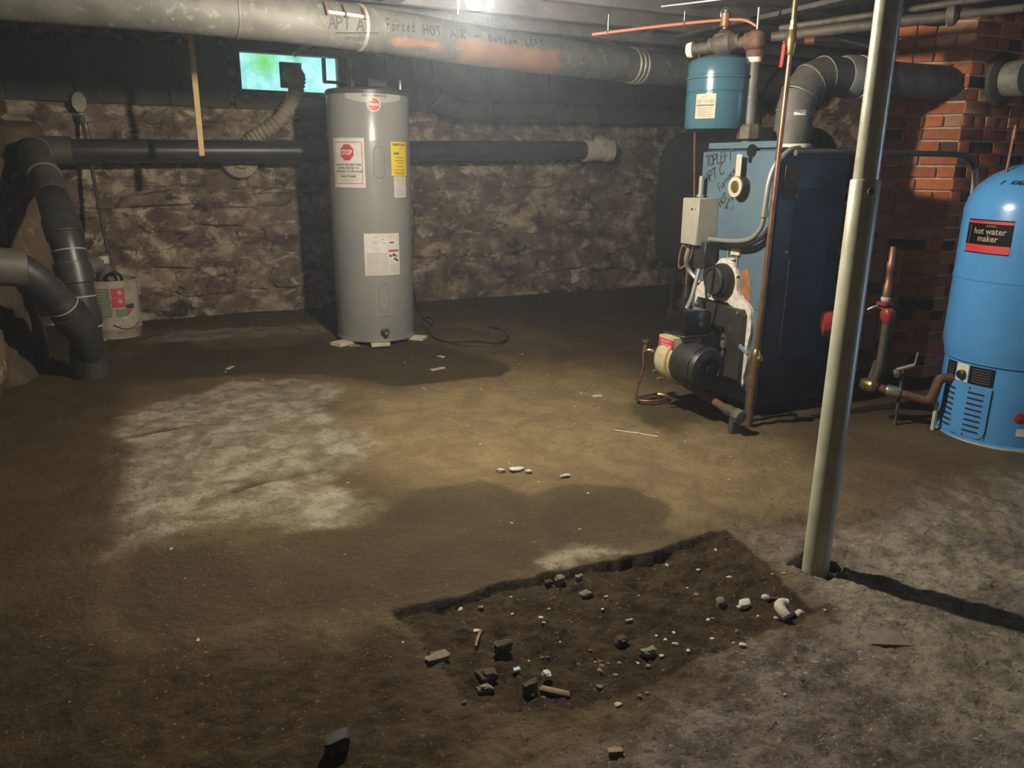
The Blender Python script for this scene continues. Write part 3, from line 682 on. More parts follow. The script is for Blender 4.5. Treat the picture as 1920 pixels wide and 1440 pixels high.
def duct_material():
    m = M('weathered_duct_sheet', (.105, .103, .089), (.07, .068, .059), 9, rough=.65, metal=.15, c3=(.18, .175, .155), s3=26, lo3=.55, hi3=.7, bump=.03)
    nt = m.node_tree; N = nt.nodes; L = nt.links; b = N['Principled BSDF']; src = b.inputs['Base Color'].links[0].from_socket
    co = N.new('ShaderNodeNewGeometry').outputs['Position']; sp = N.new('ShaderNodeSeparateXYZ'); L.new(co, sp.inputs[0])
    n = N.new('ShaderNodeTexNoise'); n.inputs['Scale'].default_value = 13; n.inputs['Detail'].default_value = 7; L.new(co, n.inputs['Vector'])
    def band(sock, a, b_, c, d, amp):
        ad = N.new('ShaderNodeMath'); ad.operation = 'MULTIPLY_ADD'; L.new(n.outputs['Fac'], ad.inputs[0]); ad.inputs[1].default_value = amp; L.new(sock, ad.inputs[2])
        h = amp / 2
        r1 = N.new('ShaderNodeMapRange'); r1.inputs[1].default_value = a + h; r1.inputs[2].default_value = b_ + h; L.new(ad.outputs[0], r1.inputs[0])
        r2 = N.new('ShaderNodeMapRange'); r2.inputs[1].default_value = d + h; r2.inputs[2].default_value = c + h; L.new(ad.outputs[0], r2.inputs[0])
        x = N.new('ShaderNodeMath'); x.operation = 'MULTIPLY'; L.new(r1.outputs[0], x.inputs[0]); L.new(r2.outputs[0], x.inputs[1]); return x.outputs[0]
    def mulm(p, q):
        x = N.new('ShaderNodeMath'); x.operation = 'MULTIPLY'; L.new(p, x.inputs[0]); L.new(q, x.inputs[1]); return x.outputs[0]
    def mx(p, q):
        x = N.new('ShaderNodeMath'); x.operation = 'MAXIMUM'; L.new(p, x.inputs[0]); L.new(q, x.inputs[1]); return x.outputs[0]
    f = mulm(band(sp.outputs[0], 1.53, 1.60, 2.22, 2.30, .25), band(sp.outputs[2], 1.0, 1.1, 1.775, 1.80, .05))
    f2 = mulm(band(sp.outputs[0], 1.17, 1.21, 1.42, 1.46, .12), band(sp.outputs[2], 1.70, 1.715, 1.735, 1.75, .05))
    x = N.new('ShaderNodeMix'); x.data_type = 'RGBA'; L.new(mx(f, f2), x.inputs[0]); L.new(src, x.inputs[6])
    n2 = N.new('ShaderNodeTexNoise'); n2.inputs['Scale'].default_value = 7; n2.inputs['Detail'].default_value = 6; L.new(co, n2.inputs['Vector'])
    y = N.new('ShaderNodeMix'); y.data_type = 'RGBA'; r = N.new('ShaderNodeMapRange'); r.inputs[1].default_value = .45; r.inputs[2].default_value = .62; L.new(n2.outputs['Fac'], r.inputs[0])
    L.new(r.outputs[0], y.inputs[0]); y.inputs[6].default_value = (.20, .105, .07, 1); y.inputs[7].default_value = (.25, .135, .07, 1)
    L.new(y.outputs[2], x.inputs[7]); L.new(x.outputs[2], b.inputs['Base Color'])
    return m
m_duct = duct_material()
duct = thing('heating_duct', (1.0, 3.9, 1.675), 'long round galvanized duct with rust patch and handwriting under the ceiling', 'duct')
cuts = [0, duct_s(.46), duct_s(1.02), duct_s(2.93), SEG[-1]]
for a, b in zip(cuts[:-1], cuts[1:]):
    t = MB(); pts = [duct_at(a + (b - a) * k / 24) for k in range(25)]
    t.tube(pts, [R_D + .002] + [R_D] * 23 + [R_D + .0015], 40); obj('duct_section', t, m_duct, duct)
def ring_at(name, s, r, h, mat):
    t = MB(); d = (duct_at(s + .01) - duct_at(s - .01)).normalized(); p = duct_at(s)
    t.lathe([(R_D, -h), (R_D + r, -h * .5), (R_D + r, h * .5), (R_D, h)], p, 40, d, cap=False); return obj(name, t, mat, duct)
ring_at('seam_ring', duct_s(.46), .004, .008, m_galv_dark); ring_at('seam_ring', duct_s(1.02), .005, .01, m_galv)
for dx in (-.035, 0, .035): ring_at('collar_ring', duct_s(2.92 + dx), .007, .012, m_galv)
s0 = duct_s(.83); Fd = lambda u, v: duct_map(u, v)
def duct_text(text, x0, x1, a0, a1, size, w=.0068):
    sa, sb = duct_s(x0), duct_s(x1)
    tl = sum(ADV.get(c, .6) + .16 for c in text) * size
    k = (sb - sa) / tl
    hw = MB(); scrawl(hw, text, size, 0, 0, lambda u, v: duct_map(sa + u * k, a0 + (a1 - a0) * u / tl + v / R_D), w, gap=.16)
    o = obj('handwriting', hw, m_pencil, duct); o['kind'] = 'stuff'
duct_text('APT A', .835, 1.0, -.35, -.3, .052)
duct_text('furnace', .9, 1.03, -.75, -.75, .026, .003)
duct_text('Forced', 1.11, 1.27, -.12, .0, .05)
duct_text('HOT', 1.31, 1.42, -.05, .0, .045)
duct_text('AIR', 1.47, 1.58, -.05, .05, .045)
duct_text('-', 1.62, 1.68, .05, .1, .045)
duct_text('Bottom', 1.72, 1.93, .1, .2, .036)
duct_text('LEFT', 1.98, 2.13, .22, .3, .036)
ul = MB(); sa, sb = duct_s(.87), duct_s(1.07)
ul.tube([duct_map(sa + (sb - sa) * k / 8, -.5 + .22 * k / 8) for k in range(9)], .0025, 5); obj('underline', ul, m_pencil, duct)
rod = MB(); sa, sb = duct_s(.825), duct_s(1.02); rod.tube([duct_map(sa + (sb - sa) * k / 8, .3, .008) for k in range(9)], .007, 8); obj('seam_rod', rod, m_pvc, duct, label='pale rod clipped along the duct seam')
for xx in (.825, .91, 1.0):
    t = MB(); t.tube([duct_map(duct_s(xx), .15 + .1 * k, .017) for k in range(6)], .005, 6); obj('wire_clip', t, m_rust_iron, duct)

# ================================================================== LIGHT BULB
lb = thing('light_bulb', BULB, 'lit bare light bulb in a socket under the ceiling joists', 'lamp')
def bulb_mat():
    m = M('lit_bulb_glass', (1.0, .80, .50)); b = m.node_tree.nodes['Principled BSDF']
    b.inputs['Emission Color'].default_value = (1.0, .90, .73, 1); b.inputs['Emission Strength'].default_value = BULB_POWER; return m
bx, by, bz = BULB
t = MB(); t.lathe([(.002, -.034), (.016, -.031), (.027, -.019), (.031, -.003), (.028, .013), (.018, .031), (.0135, .042)], BULB, 24); obj('glass_bulb', t, bulb_mat(), lb)
t = MB(); t.lathe([(.0135, .043), (.021, .045), (.024, .07), (.024, .095), (.045, .1), (.05, .115), (.05, .135)], BULB, 20); obj('socket', t, m_pvc, lb)
t = MB(); t.box((bx, by, JZ - .022), (.11, .3, .02), .003); obj('mounting_board', t, m_wood_dark, lb)
t = MB(); t.tube([(bx - .03, by + .01, bz + .08), (bx - .055, by + .01, bz + .06), (bx - .055, by + .01, bz - .05)], .0022, 6); obj('pull_chain', t, m_steel, lb)

# ================================================================== STEEL POST
post = thing('support_post', (POST[0], POST[1], -.04), 'adjustable olive grey steel support post standing in a hole in the floor', 'post')
px_, py_ = POST
t = MB(); t.lathe([(.0385, -.05), (.0385, 1.126), (.036, 1.130), (.033, 1.130)], (px_, py_, 0), 40); obj('lower_tube', t, m_post, post)
t = MB(); t.lathe([(.0325, 1.0), (.0325, 1.93)], (px_, py_, 0), 40); obj('upper_tube', t, m_post_up, post)
t = MB(); t.box((px_, py_, 1.935), (.15, .15, .01), .001); obj('head_plate', t, m_post, post)
ax = Vector((-math.cos(rad(62)), -math.sin(rad(62)), 0))
t = MB(); t.cyl(Vector((px_, py_, 1.10)) + ax * .034, Vector((px_, py_, 1.10)) + ax * .047, .0085, 12); obj('pin_bolt', t, m_rust_iron, post)
ax2 = Vector((math.cos(rad(-38)), math.sin(rad(-38)), 0))
t = MB(); t.cyl(Vector((px_, py_, .985)) + ax2 * .032, Vector((px_, py_, .985)) + ax2 * .046, .0085, 12); obj('pin_bolt', t, m_rust_iron, post)
sa = rad(-105); t = MB(); t.grid(lambda u, v: (px_ + .0392 * math.cos(sa + u), py_ + .0392 * math.sin(sa + u), v), 3, 2, -.05, .05, 0, 1.12); obj('weld_seam', t, m_post_up, post)
t = MB(); t.lump((px_ + .052, py_ - .02, -.012), (.014, .02, .022), 77, .8, .2); obj('rust_collar', t, m_rust_iron, post)

# ================================================================== WATER HEATER
HC = (1.40, 5.13); HR = .262
heater = thing('water_heater', (HC[0], HC[1], .03), 'tall grey electric water heater cylinder with stop label standing on pads', 'water heater')
t = MB(); t.lathe([(HR - .03, .03), (HR - .004, .032), (HR, .045), (HR, 1.575), (HR - .002, 1.582)], (*HC, 0), 72); body = obj('tank_jacket', t, m_heater, heater)
t = MB(); t.lathe([(HR + .003, 1.578), (HR + .004, 1.60), (HR - .005, 1.612), (HR - .06, 1.622), (.03, 1.63)], (*HC, 0), 72); obj('top_cap', t, m_heater_dk, heater)
t = MB(); t.lathe([(HR + .002, .03), (HR + .003, .05), (HR + .001, .052)], (*HC, 0), 72, cap=False); obj('base_rim', t, m_heater, heater)
def hmap(deg, off=.001): return cylmap(HC, HR, rad(deg), off)
def sticker(name, parent, F, w, h, zc, mat, nx=14, ny=2, th=.0012, c=None, r=None, deg=None, label=None):
    t = MB(); t.grid(lambda u, v: F(u, v), nx, ny, -w / 2, w / 2, zc - h / 2, zc + h / 2); return obj(name, t, mat, parent, label=label)
def hs(name, deg0, deg1, z0, z1, mat, off=.0012, label=None):
    mid = (deg0 + deg1) / 2; w = rad(deg1 - deg0) * HR
    return sticker(name, heater, hmap(mid, off), w, z1 - z0, (z0 + z1) / 2, mat, label=label), hmap(mid, off + .0008), w
# stop label
st, F, w = hs('stop_label', -162.5, -112, 1.02, 1.318, m_paper, label='white warning label with red stop octagon')
t = MB()
for (u, v, a, b) in ((0, 1.293, w * .86, .004), (0, 1.045, w * .86, .004), (-w * .43, 1.169, .004, .25), (w * .43, 1.169, .004, .25)): bar(t, u, v, a, b, F, 8)
oc = [(.05 * math.cos(rad(22.5 + 45 * k)), 1.232 + .052 * math.sin(rad(22.5 + 45 * k))) for k in range(8)]
oc = [(oc[k][0] + (oc[(k + 1) % 8][0] - oc[k][0]) * j / 3, oc[k][1] + (oc[(k + 1) % 8][1] - oc[k][1]) * j / 3) for k in range(8) for j in range(3)]
disc(t, oc, 0, 1.232, F); obj('red_print', t, m_red_print, st)
F2 = hmap(-137.25, .0034)
t = MB(); print_text(t, 'STOP', .042, 0, 1.218, F2, bold=.001, sx=.74); obj('lettering', t, m_white_print, st)
t = MB()
for s, sz, v in (('DO NOT RETURN THIS', .0185, 1.152), ('WATER HEATER TO', .0185, 1.132), ('THE PLACE OF PURCHASE', .0175, 1.112), ('1-800-779-4000', .0185, 1.081)):
    print_text(t, s, sz, 0, v, F, bold=.0006, sx=.95)
obj('lettering', t, m_ink, st)
t = MB()
for v, k in ((1.104, .75), (1.097, .7), (1.071, .6), (1.064, .55), (1.057, .4)): bar(t, 0, v, w * k, .0028, F)
obj('fine_print', t, m_label_grey, st)
# yellow guide label + white tag below
yl, F, w = hs('energy_label', -75, -44.5, 1.093, 1.3, m_yellow_print, label='yellow energy guide label')
t = MB(); print_text(t, 'ENERGYGUIDE', .021, 0, 1.276, F, bold=.0008, sx=.80); print_text(t, '$488', .022, -.03, 1.222, F, bold=.0006)
for v, k in ((1.262, .1), (1.205, .5), (1.185, .6), (1.17, .3), (1.15, .5), (1.13, .75), (1.115, .7), (1.105, .6)): bar(t, 0 if k != .1 else .01, v, w * k, .003, F)
obj('lettering', t, m_ink, yl)
wt, F, w = hs('data_tag', -71.5, -47.5, .959, 1.089, m_paper)
t = MB()
for k in range(11): bar(t, 0, 1.08 - .0105 * k, w * (.82 if k % 3 else .6), .0035, F)
obj('fine_print', t, m_label_grey, wt)
# instruction label
il, F, w = hs('instruction_label', -117.6, -66, .47, .737, m_paper, label='white instruction label with small print')
t = MB()
for k in range(17):
    bar(t, -.035, .61 - .0082 * k, w * .58, .0036, F)
for k in range(6): bar(t, .075, .535 - .0082 * k * 1.2, w * .3, .0034, F)
for (u, v, a) in ((-.04, .715, .03), (.0, .70, .02), (-.05, .68, .03), (.01, .675, .025), (.045, .71, .012)): bar(t, u, v, a, .006, F)
obj('fine_print', t, m_label_grey, il)
t = MB(); bar(t, .075, .625, w * .32, .013, F); obj('red_print', t, m_red_print, il)
t = MB()
for (u, v, a, b) in ((.05, .594, .016, .014), (.075, .598, .02, .016), (.092, .59, .012, .01), (.085, .572, .02, .012), (.1, .562, .02, .012), (.06, .678, .035, .008)): bar(t, u, v, a, b, F)
obj('pictogram', t, m_ink, il)
# element panels
def element_panel(z0, z1):
    t = MB(); mid = -92.5; w = rad(26.5) * HR; F = hmap(mid, .004); Fb_ = hmap(mid, -.004)
    pts = []
    def rr(w, z0, z1, r):
        o = []
        for (cx, cz, a0) in ((w / 2 - r, z1 - r, 0), (-w / 2 + r, z1 - r, 90), (-w / 2 + r, z0 + r, 180), (w / 2 - r, z0 + r, 270)):
            for k in range(5): a = rad(a0 + 22.5 * k); o.append((cx + r * math.cos(a), cz + r * math.sin(a)))
        return o
    o = rr(w, z0, z1, .012); n = len(o)
    t.grid(lambda u, v: F(u, v), 10, 6, -w / 2, w / 2, z0, z1)
    for (a, b) in ((-w / 2, 'l'), (w / 2, 'r')): t.grid(lambda u, v, a=a: (Vector(F(a, v)) * (1 - u) + Vector(Fb_(a, v)) * u), 1, 4, 0, 1, z0, z1)
    for zz in (z0, z1): t.grid(lambda u, v, zz=zz: (Vector(F(u, zz)) * (1 - v) + Vector(Fb_(u, zz)) * v), 10, 1, -w / 2, w / 2, 0, 1)
    p = obj('element_panel', t, m_heater, heater)
    zm = (z0 + z1) / 2; hh = (z1 - z0) * .37; ww = w * .28
    path = [F(ww * math.cos(rad(a)), zm + (hh - ww) * (1 if a < 180 else -1) + ww * math.sin(rad(a))) for a in list(range(0, 181, 20)) + list(range(180, 361, 20))]
    g = MB(); g.tube(path, .0045, 6, closed=True); obj('embossed_rim', g, m_heater, p)
    g = MB(); g.lathe([(.005, 0), (.004, .004)], F(0, z0 + .018), 10, Vector(F(0, zm)) - Vector((*HC, zm))); obj('screw', g, m_steel, p)
element_panel(1.045, 1.305); element_panel(.20, .457)
# badge and round logo
t = MB(); F = hmap(-96, .002); wb = rad(80) * HR
t.grid(lambda u, v: F(u, (1.583) * v + (1 - v) * (1.552 - .03 * (1 - (2 * u / wb) ** 2))), 24, 3, -wb / 2, wb / 2, 0, 1); bd = obj('name_badge', t, m_badge, heater)
F = hmap(-96, .0034); t = MB(); print_text(t, 'PERFORMANCE', .022, .0, 1.558, F, bold=.0004); obj('lettering', t, m_heater_dk, bd)
lc = 1.515; F = hmap(-97.5, .004); t = MB(); ci = lambda r, F, zc=lc: disc(t, [(r * math.cos(2 * PI * k / 28), zc + r * math.sin(2 * PI * k / 28)) for k in range(28)], 0, zc, F)
ci(.042, F); lg = obj('round_emblem', t, m_white_print, heater, label='round red and white maker emblem')
F = hmap(-97.5, .005); t = MB(); ci(.037, F); obj('red_disc', t, m_red_print, lg)
F = hmap(-97.5, .006); t = MB(); print_text(t, 'Rheem', .026, 0, lc - .008, F, bold=.0008, sx=.9); t.add([F(x_, y_) for x_, y_ in ((-.03, .0 + lc + .012), (-.008, lc + .02), (-.006, lc + .034), (-.022, lc + .03))], [(0, 1, 2, 3)]); obj('lettering', t, m_white_print, lg)
# drain valve
nrm = Vector((math.cos(rad(-93)), math.sin(rad(-93)), 0)); vc = Vector((HC[0], HC[1], .095)) + nrm * HR
t = MB(); t.lathe([(.03, -.005), (.03, .008), (.018, .012), (.018, .035), (.013, .04)], vc, 20, nrm); dv = obj('drain_valve', t, m_heater_dk, heater)
t = MB(); t.lathe([(.011, .036), (.011, .052), (.006, .052)], vc, 14, nrm); obj('valve_outlet', t, m_steel, dv)
# top connections
for (dx, dy, h, mt) in ((-.1, -.02, .12, m_steel), (.1, -.02, .12, m_steel)):
    c = (HC[0] + dx, HC[1] + dy, 0); t = MB(); t.lathe([(.016, 1.62), (.016, 1.65), (.024, 1.652), (.024, 1.685), (.017, 1.69), (.017, 1.62 + h)], c, 14); nip = obj('pipe_nipple', t, m_galv_dark, heater)
t = MB(); t.tube(smooth_path([(1.30, 5.11, 1.74), (1.29, 5.11, 1.80), (1.2, 5.2, 1.84), (1.05, 5.5, 1.86)], 6), .014, 10); obj('inlet_pipe', t, m_copper_old, heater)
t = MB(); t.tube(smooth_path([(1.5, 5.11, 1.74), (1.5, 5.11, 1.80), (1.58, 5.3, 1.85), (1.7, 5.7, 1.86)], 6), .014, 10); obj('outlet_pipe', t, m_copper_old, heater)
t = MB(); t.box((1.44, 5.02, 1.655), (.1, .07, .05), .004); obj('junction_cover', t, m_heater_dk, heater)
t = MB(); t.lathe([(.012, 0), (.012, .06), (.006, .065), (.006, .09)], (1.585, 5.02, 1.62), 12); obj('relief_valve', t, m_steel, heater)

# pads under the heater
for k, (c, d, rz, lab) in enumerate((((1.14, 5.0), (.15, .10, .024), 30, 'cream foam pad under left edge of grey water heater'), ((1.352, 4.862), (.125, .05, .024), -8, 'cream foam pad under the front edge of grey water heater'),
                                     ((1.62, 4.985), (.17, .09, .024), -40, 'cream foam pad sticking out right of grey water heater'), ((1.188, 4.91), (.07, .035, .012), -20, 'small thin brown wood shim beside left foam pad of grey water heater'))):
    z0 = gz(*c); t = MB(); t.box((c[0], c[1], .0 + d[2] / 2 + .004), d, .003, R=Matrix.Rotation(rad(rz), 3, 'Z'), jit=.001)
    tag(obj('foam_pad' if k < 3 else 'wood_shim', t, m_foam if k < 3 else m_woodchip, loc=(c[0], c[1], .004)), lab, 'pad' if k < 3 else 'shim')

# cord from behind the heater
cord = thing('power_cord', (1.9, 5.0, 0), 'thin black cord looping on the floor right of grey water heater', 'cord')
pts = smooth_path([(1.60, 5.30, 1.15), (1.665, 5.22, 1.05), (1.69, 5.16, .9), (1.695, 5.14, .75), (1.672, 5.14, .55), (1.68, 5.15, .35), (1.74, 5.22, .15), (1.88, 5.35, .02), (1.96, 5.52, .008), (1.95, 5.65, .008), (1.85, 5.5, .008),
                   (1.80, 5.2, .008), (1.76, 4.95, .009), (1.79, 4.83, .009), (1.95, 4.78, .009), (2.09, 4.66, .009), (2.2, 4.70, .009), (2.27, 4.85, .009), (2.31, 5.02, .009), (2.26, 5.15, .01)], 8)
obj('cable', MB().tube([(p[0], p[1], max(p[2], gz(p[0], p[1]) + .006)) for p in pts], .0065, 8), m_cord, cord)
obj('cable_loop', MB().tube([(p[0], p[1], gz(p[0], p[1]) + .006) for p in smooth_path([(1.79, 4.83, 0), (1.86, 4.70, 0), (1.98, 4.65, 0), (2.09, 4.62, 0), (2.16, 4.64, 0)], 8)], .0055, 8), m_cord, cord)
obj('plug', MB().box((1.71, 5.13, .86), (.03, .035, .06), .006), m_cord, cord)

# ================================================================== DRAIN PIPES ON THE LEFT
dr = thing('drain_stack', (-.34, 4.78, 0), 'thick black drain pipe with white joint rings rising from the floor at left', 'pipe')
RD = .083
main = smooth_path([(-.335, 4.78, -.02), (-.338, 4.78, .2), (-.345, 4.79, .42), (-.36, 4.82, .62), (-.38, 4.88, .79), (-.41, 5.0, .90), (-.45, 5.25, 1.02), (-.52, 5.6, 1.14), (-.56, 5.85, 1.21), (-.56, 6.02, 1.22)], 8)
k1 = int(len(main) * .62)
t = MB(); t.tube(main[:k1], RD, 24); obj('riser', t, m_pipe_black, dr)
t = MB(); t.tube(main[k1 - 1:], RD * 1.02, 24); obj('upper_run', t, m_pipe_dusty, dr)
def hub(i, r, h, mat, name='joint_hub'):
    p = main[i]; d = (main[min(i + 1, len(main) - 1)] - main[i - 1]).normalized(); t = MB(); t.lathe([(RD, -h), (r, -h * .92), (r, h * .92), (RD, h)], p, 24, d); return obj(name, t, mat, dr)
hub(4, .097, .09, m_pipe_black); hub(13, .094, .05, m_pipe_black); hub(22, .094, .06, m_pipe_black); hub(33, .094, .06, m_pipe_black); hub(52, .094, .06, m_pipe_dusty)
for i in (8, 11, 17, 24, 27, 31): hub(i, RD + .0135 if i in (8,) else .0945 if i in (11, 24, 31) else .0855, .004, m_ring, 'glue_ring')
hp = MB(); hp.tube(smooth_path([(-.56, 6.0, 1.22), (-.555, 6.10, 1.225), (-.47, 6.16, 1.23), (-.36, 6.165, 1.23)], 8), RD * 1.12, 24); obj('wall_elbow', hp, m_pipe_dusty, dr)
hp = MB(); hp.tube([(-.36, 6.165, 1.23), (1.2, 6.165, 1.255), (3.62, 6.165, 1.305)], .078, 24); obj('wall_run', hp, m_pipe_black, dr)
br = smooth_path([(-.325, 4.74, .14), (-.335, 4.68, .25), (-.40, 4.58, .42), (-.48, 4.50, .56), (-.56, 4.46, .645), (-.66, 4.42, .665), (-.80, 4.36, .67)], 8)
t = MB(); t.tube(br, .078, 24); obj('branch', t, m_pipe_black, dr)
def hub2(i, r, h, mat, name='joint_hub'):
    p = br[i]; d = (br[i + 1] - br[i - 1]).normalized(); t = MB(); t.lathe([(.078, -h), (r, -h * .9), (r, h * .9), (.078, h)], p, 24, d); return obj(name, t, mat, dr)
hub2(13, .09, .06, m_pipe_black); hub2(36, .092, .07, m_pipe_dusty); hub2(17, .0805, .004, m_ring, 'glue_ring')
t = MB(); t.lathe([(.05, -.02), (.05, .11), (.042, .112)], (-.33, 4.86, .60), 20, (.8, .6, 0)); t.box((-.235, 4.93, .60), (.05, .05, .05), .004); obj('cleanout', t, m_pipe_dusty, dr)
tee = thing('pipe_tee', (3.80, 6.165, 1.31), 'cream white plastic tee capping the black wall pipe', 'pipe fitting')
t = MB(); t.lathe([(.078, -.14), (.096, -.135), (.096, -.08), (.088, -.075), (.088, .075), (.096, .08), (.096, .14), (.08, .142), (.07, .12)], (3.76, 6.165, 1.306), 28, (1, 0, .02)); obj('tee_body', t, m_pvc, tee)
t = MB(); t.lathe([(.06, .06), (.06, .105), (.045, .11), (.045, .125)], (3.76, 6.165, 1.306), 20, (0, -.5, .85)); obj('branch_hub', t, m_pvc, tee)

# ================================================================== DRYER HOSE
hose = thing('vent_hose', (1.15, 6.3, 1.1), 'cream ribbed flexible vent hose hanging from the window plate', 'hose')
hpath = smooth_path([(1.16, 6.44, 1.815), (1.165, 6.34, 1.82), (1.18, 6.27, 1.79), (1.17, 6.25, 1.72), (1.13, 6.25, 1.62), (1.06, 6.26, 1.51), (.96, 6.29, 1.42), (.86, 6.33, 1.36), (.79, 6.36, 1.29), (.75, 6.37, 1.21), (.735, 6.36, 1.15), (.735, 6.40, 1.12)], 7)
rib = [.054 + .006 * math.cos(i * PI) for i in range(len(hpath))]
t = MB(); t.tube(hpath, rib, 22); obj('ribbed_tube', t, m_hose, hose, ang=12)
t = MB(); t.lathe([(.06, 0), (.064, .01), (.064, .03), (.058, .032)], (1.163, 6.43, 1.815), 24, (0, -1, 0)); obj('clamp_collar', t, m_galv, hose)
vent = thing('wall_vent', (.74, 6.33, 1.12), 'round pale ribbed vent cap on the wall below the black pipe', 'vent')
t = MB(); t.lathe([(.13, 0), (.135, .02), (.125, .035), (.03, .05), (.0, .052)], (.735, 6.39, 1.185), 40, (0, -1, 0)); obj('cap', t, m_hose, vent)
for k in range(24):
    a = 2 * PI * k / 24; u = Vector((math.cos(a), 0, math.sin(a))); c = Vector((.735, 6.39, 1.185)); t = MB(); t.cyl(c + u * .04 + Vector((0, -.05, 0)), c + u * .122 + Vector((0, -.037, 0)), .004, 6); obj('rib', t, m_hose, vent)

# ================================================================== BUCKET, PUMP, POLE
BC = (-.22, 5.93)
bu = thing('bucket', (*BC, 0), 'dirty white plastic bucket with green and red print by the stone wall', 'bucket')
t = MB(); t.lathe([(.145, -.01), (.15, .0), (.152, .05), (.156, .055), (.154, .07), (.156, .085), (.154, .09), (.158, .39), (.152, .392), (.148, .08), (.14, .06)], (*BC, 0), 40, cap=True); bb = obj('pail', t, m_bucket, bu)
t = MB(); t.torus((*BC, .386), .157, .005, n=40, m=6); obj('rim', t, m_bucket, bu)
t = MB(); t.torus((*BC, .065), .158, .004, n=40, m=6); obj('band', t, m_bucket, bu)
bm_ = lambda deg, off: cylmap(BC, .158, rad(deg), off)
t = MB(); F = bm_(-116, .0015); t.grid(lambda u, v: F(u, v), 10, 2, -.055, .055, .15, .345); gp = obj('green_panel', t, m_green_print, bu)
t = MB(); F = bm_(-116, .003)
for k in range(9): bar(t, -.005, .33 - .02 * k, .085 - .02 * (k % 3 == 2), .006, F)
obj('fine_print', t, m_bucket, gp)
t = MB(); F = bm_(-78, .0015); t.grid(lambda u, v: F(u, v), 6, 1, -.04, .04, .215, .345); rp = obj('red_panel', t, m_red_print, bu)
t = MB(); F = bm_(-78, .003)
for z in (.315, .255): t.add([F(.01 + .018 * math.cos(a * PI / 2), z + .02 * math.sin(a * PI / 2)) for a in range(4)], [(0, 1, 2, 3)])
bar(t, 0, .281, .078, .003, F); obj('symbol', t, m_bucket, rp)
t = MB(); F = bm_(-76, .0015); t.grid(lambda u, v: F(u, v), 6, 1, -.03, .04, .155, .205); obj('small_green_panel', t, m_green_print, bu)
t = MB(); F = bm_(-52, .0015); t.grid(lambda u, v: F(u, v), 4, 1, -.03, .03, .20, .232); obj('navy_panel', t, m_navy_print, bu)
t = MB(); F = bm_(-52, .0015); t.add([F(-.025, .195), F(-.025, .155), F(.02, .195)], [(0, 1, 2)]); obj('red_flag', t, m_red_print, bu)
t = MB(); t.tube([cylmap(BC, .158, rad(-95 + 7 * k), .006)(0, .10 - .035 * math.sin(k / 9 * PI)) for k in range(10)], .003, 6); obj('wire_handle', t, m_rust_iron, bu)
pu = thing('sump_pump', (-.23, 5.95, .25), 'grey pump with white cap sticking out of the dirty white bucket', 'pump')
t = MB(); t.lathe([(.06, .2), (.065, .38), (.06, .46), (.04, .49), (.032, .54), (.03, .56)], (-.245, 5.94, 0), 20); obj('pump_body', t, m_galv_dark, pu)
t = MB(); t.lathe([(.034, .50), (.034, .545), (.026, .55)], (-.25, 5.92, 0), 16); obj('cap', t, m_pvc, pu)
t = MB(); t.torus((-.20, 5.85, .40), .045, .01, (0, 1, .3)); obj('hose_loop', t, m_cord, pu)
po = thing('discharge_pole', (-.21, 5.92, .36), 'thin rusty pole leaning from the white bucket up to a wall box', 'pole')
t = MB(); t.tube([(-.207, 5.915, .33), (-.225, 6.02, .62), (-.245, 6.14, .88), (-.29, 6.37, 1.475)], .0125, 10); obj('rod', t, m_iron, po)
t = MB(); t.lathe([(.018, -.02), (.018, .02)], (-.243, 6.12, .86), 10, (-.12, .6, 1)); t.lathe([(.018, 0), (.018, .06)], (-.285, 6.35, 1.42), 10, (-.1, .35, 1)); obj('coupling', t, m_galv_dark, po)
wb_ = thing('wall_box', (-.285, 6.40, 1.5), 'small grey metal junction box on the wall above the thin pole', 'electrical box')
oc = [(.047 * math.cos(rad(22.5 + 45 * k)), .075 * math.sin(rad(22.5 + 45 * k)) * (.85 if k > 3 else 1)) for k in range(8)]
t = MB(); t.prism(oc, lambda a, b: (-.29 + a, 6.335, 1.55 + b), lambda a, b: (-.29 + a, 6.42, 1.55 + b)); obj('box', t, m_greybox, wb_)
t = MB(); t.lathe([(.02, 0), (.02, .05)], (-.29, 6.37, 1.435), 12); obj('connector', t, m_greybox, wb_)

# hanging stick
t = MB(); t.box((.382, 5.2, 1.54), (.032, .022, .68), .002); tag(obj('wooden_stick', t, m_wood_light, loc=(.382, 5.2, 1.2)), 'thin pale wooden stick hanging down in front of the black pipe', 'stick')
# strut by the window, its reflected cyan light put into the colour
t = MB(); t.box((1.235, 6.2, 1.985), (.20, .025, .035), .004, R=Matrix.Rotation(rad(-32), 3, 'Y')); t2 = obj('metal_strut', t, M('strut_cyan_sheen', (.62, .74, .74), rough=.3, metal=.2), loc=(1.235, 6.2, 1.985)); tag(t2, 'short shiny metal strut slanting above the window', 'strut')

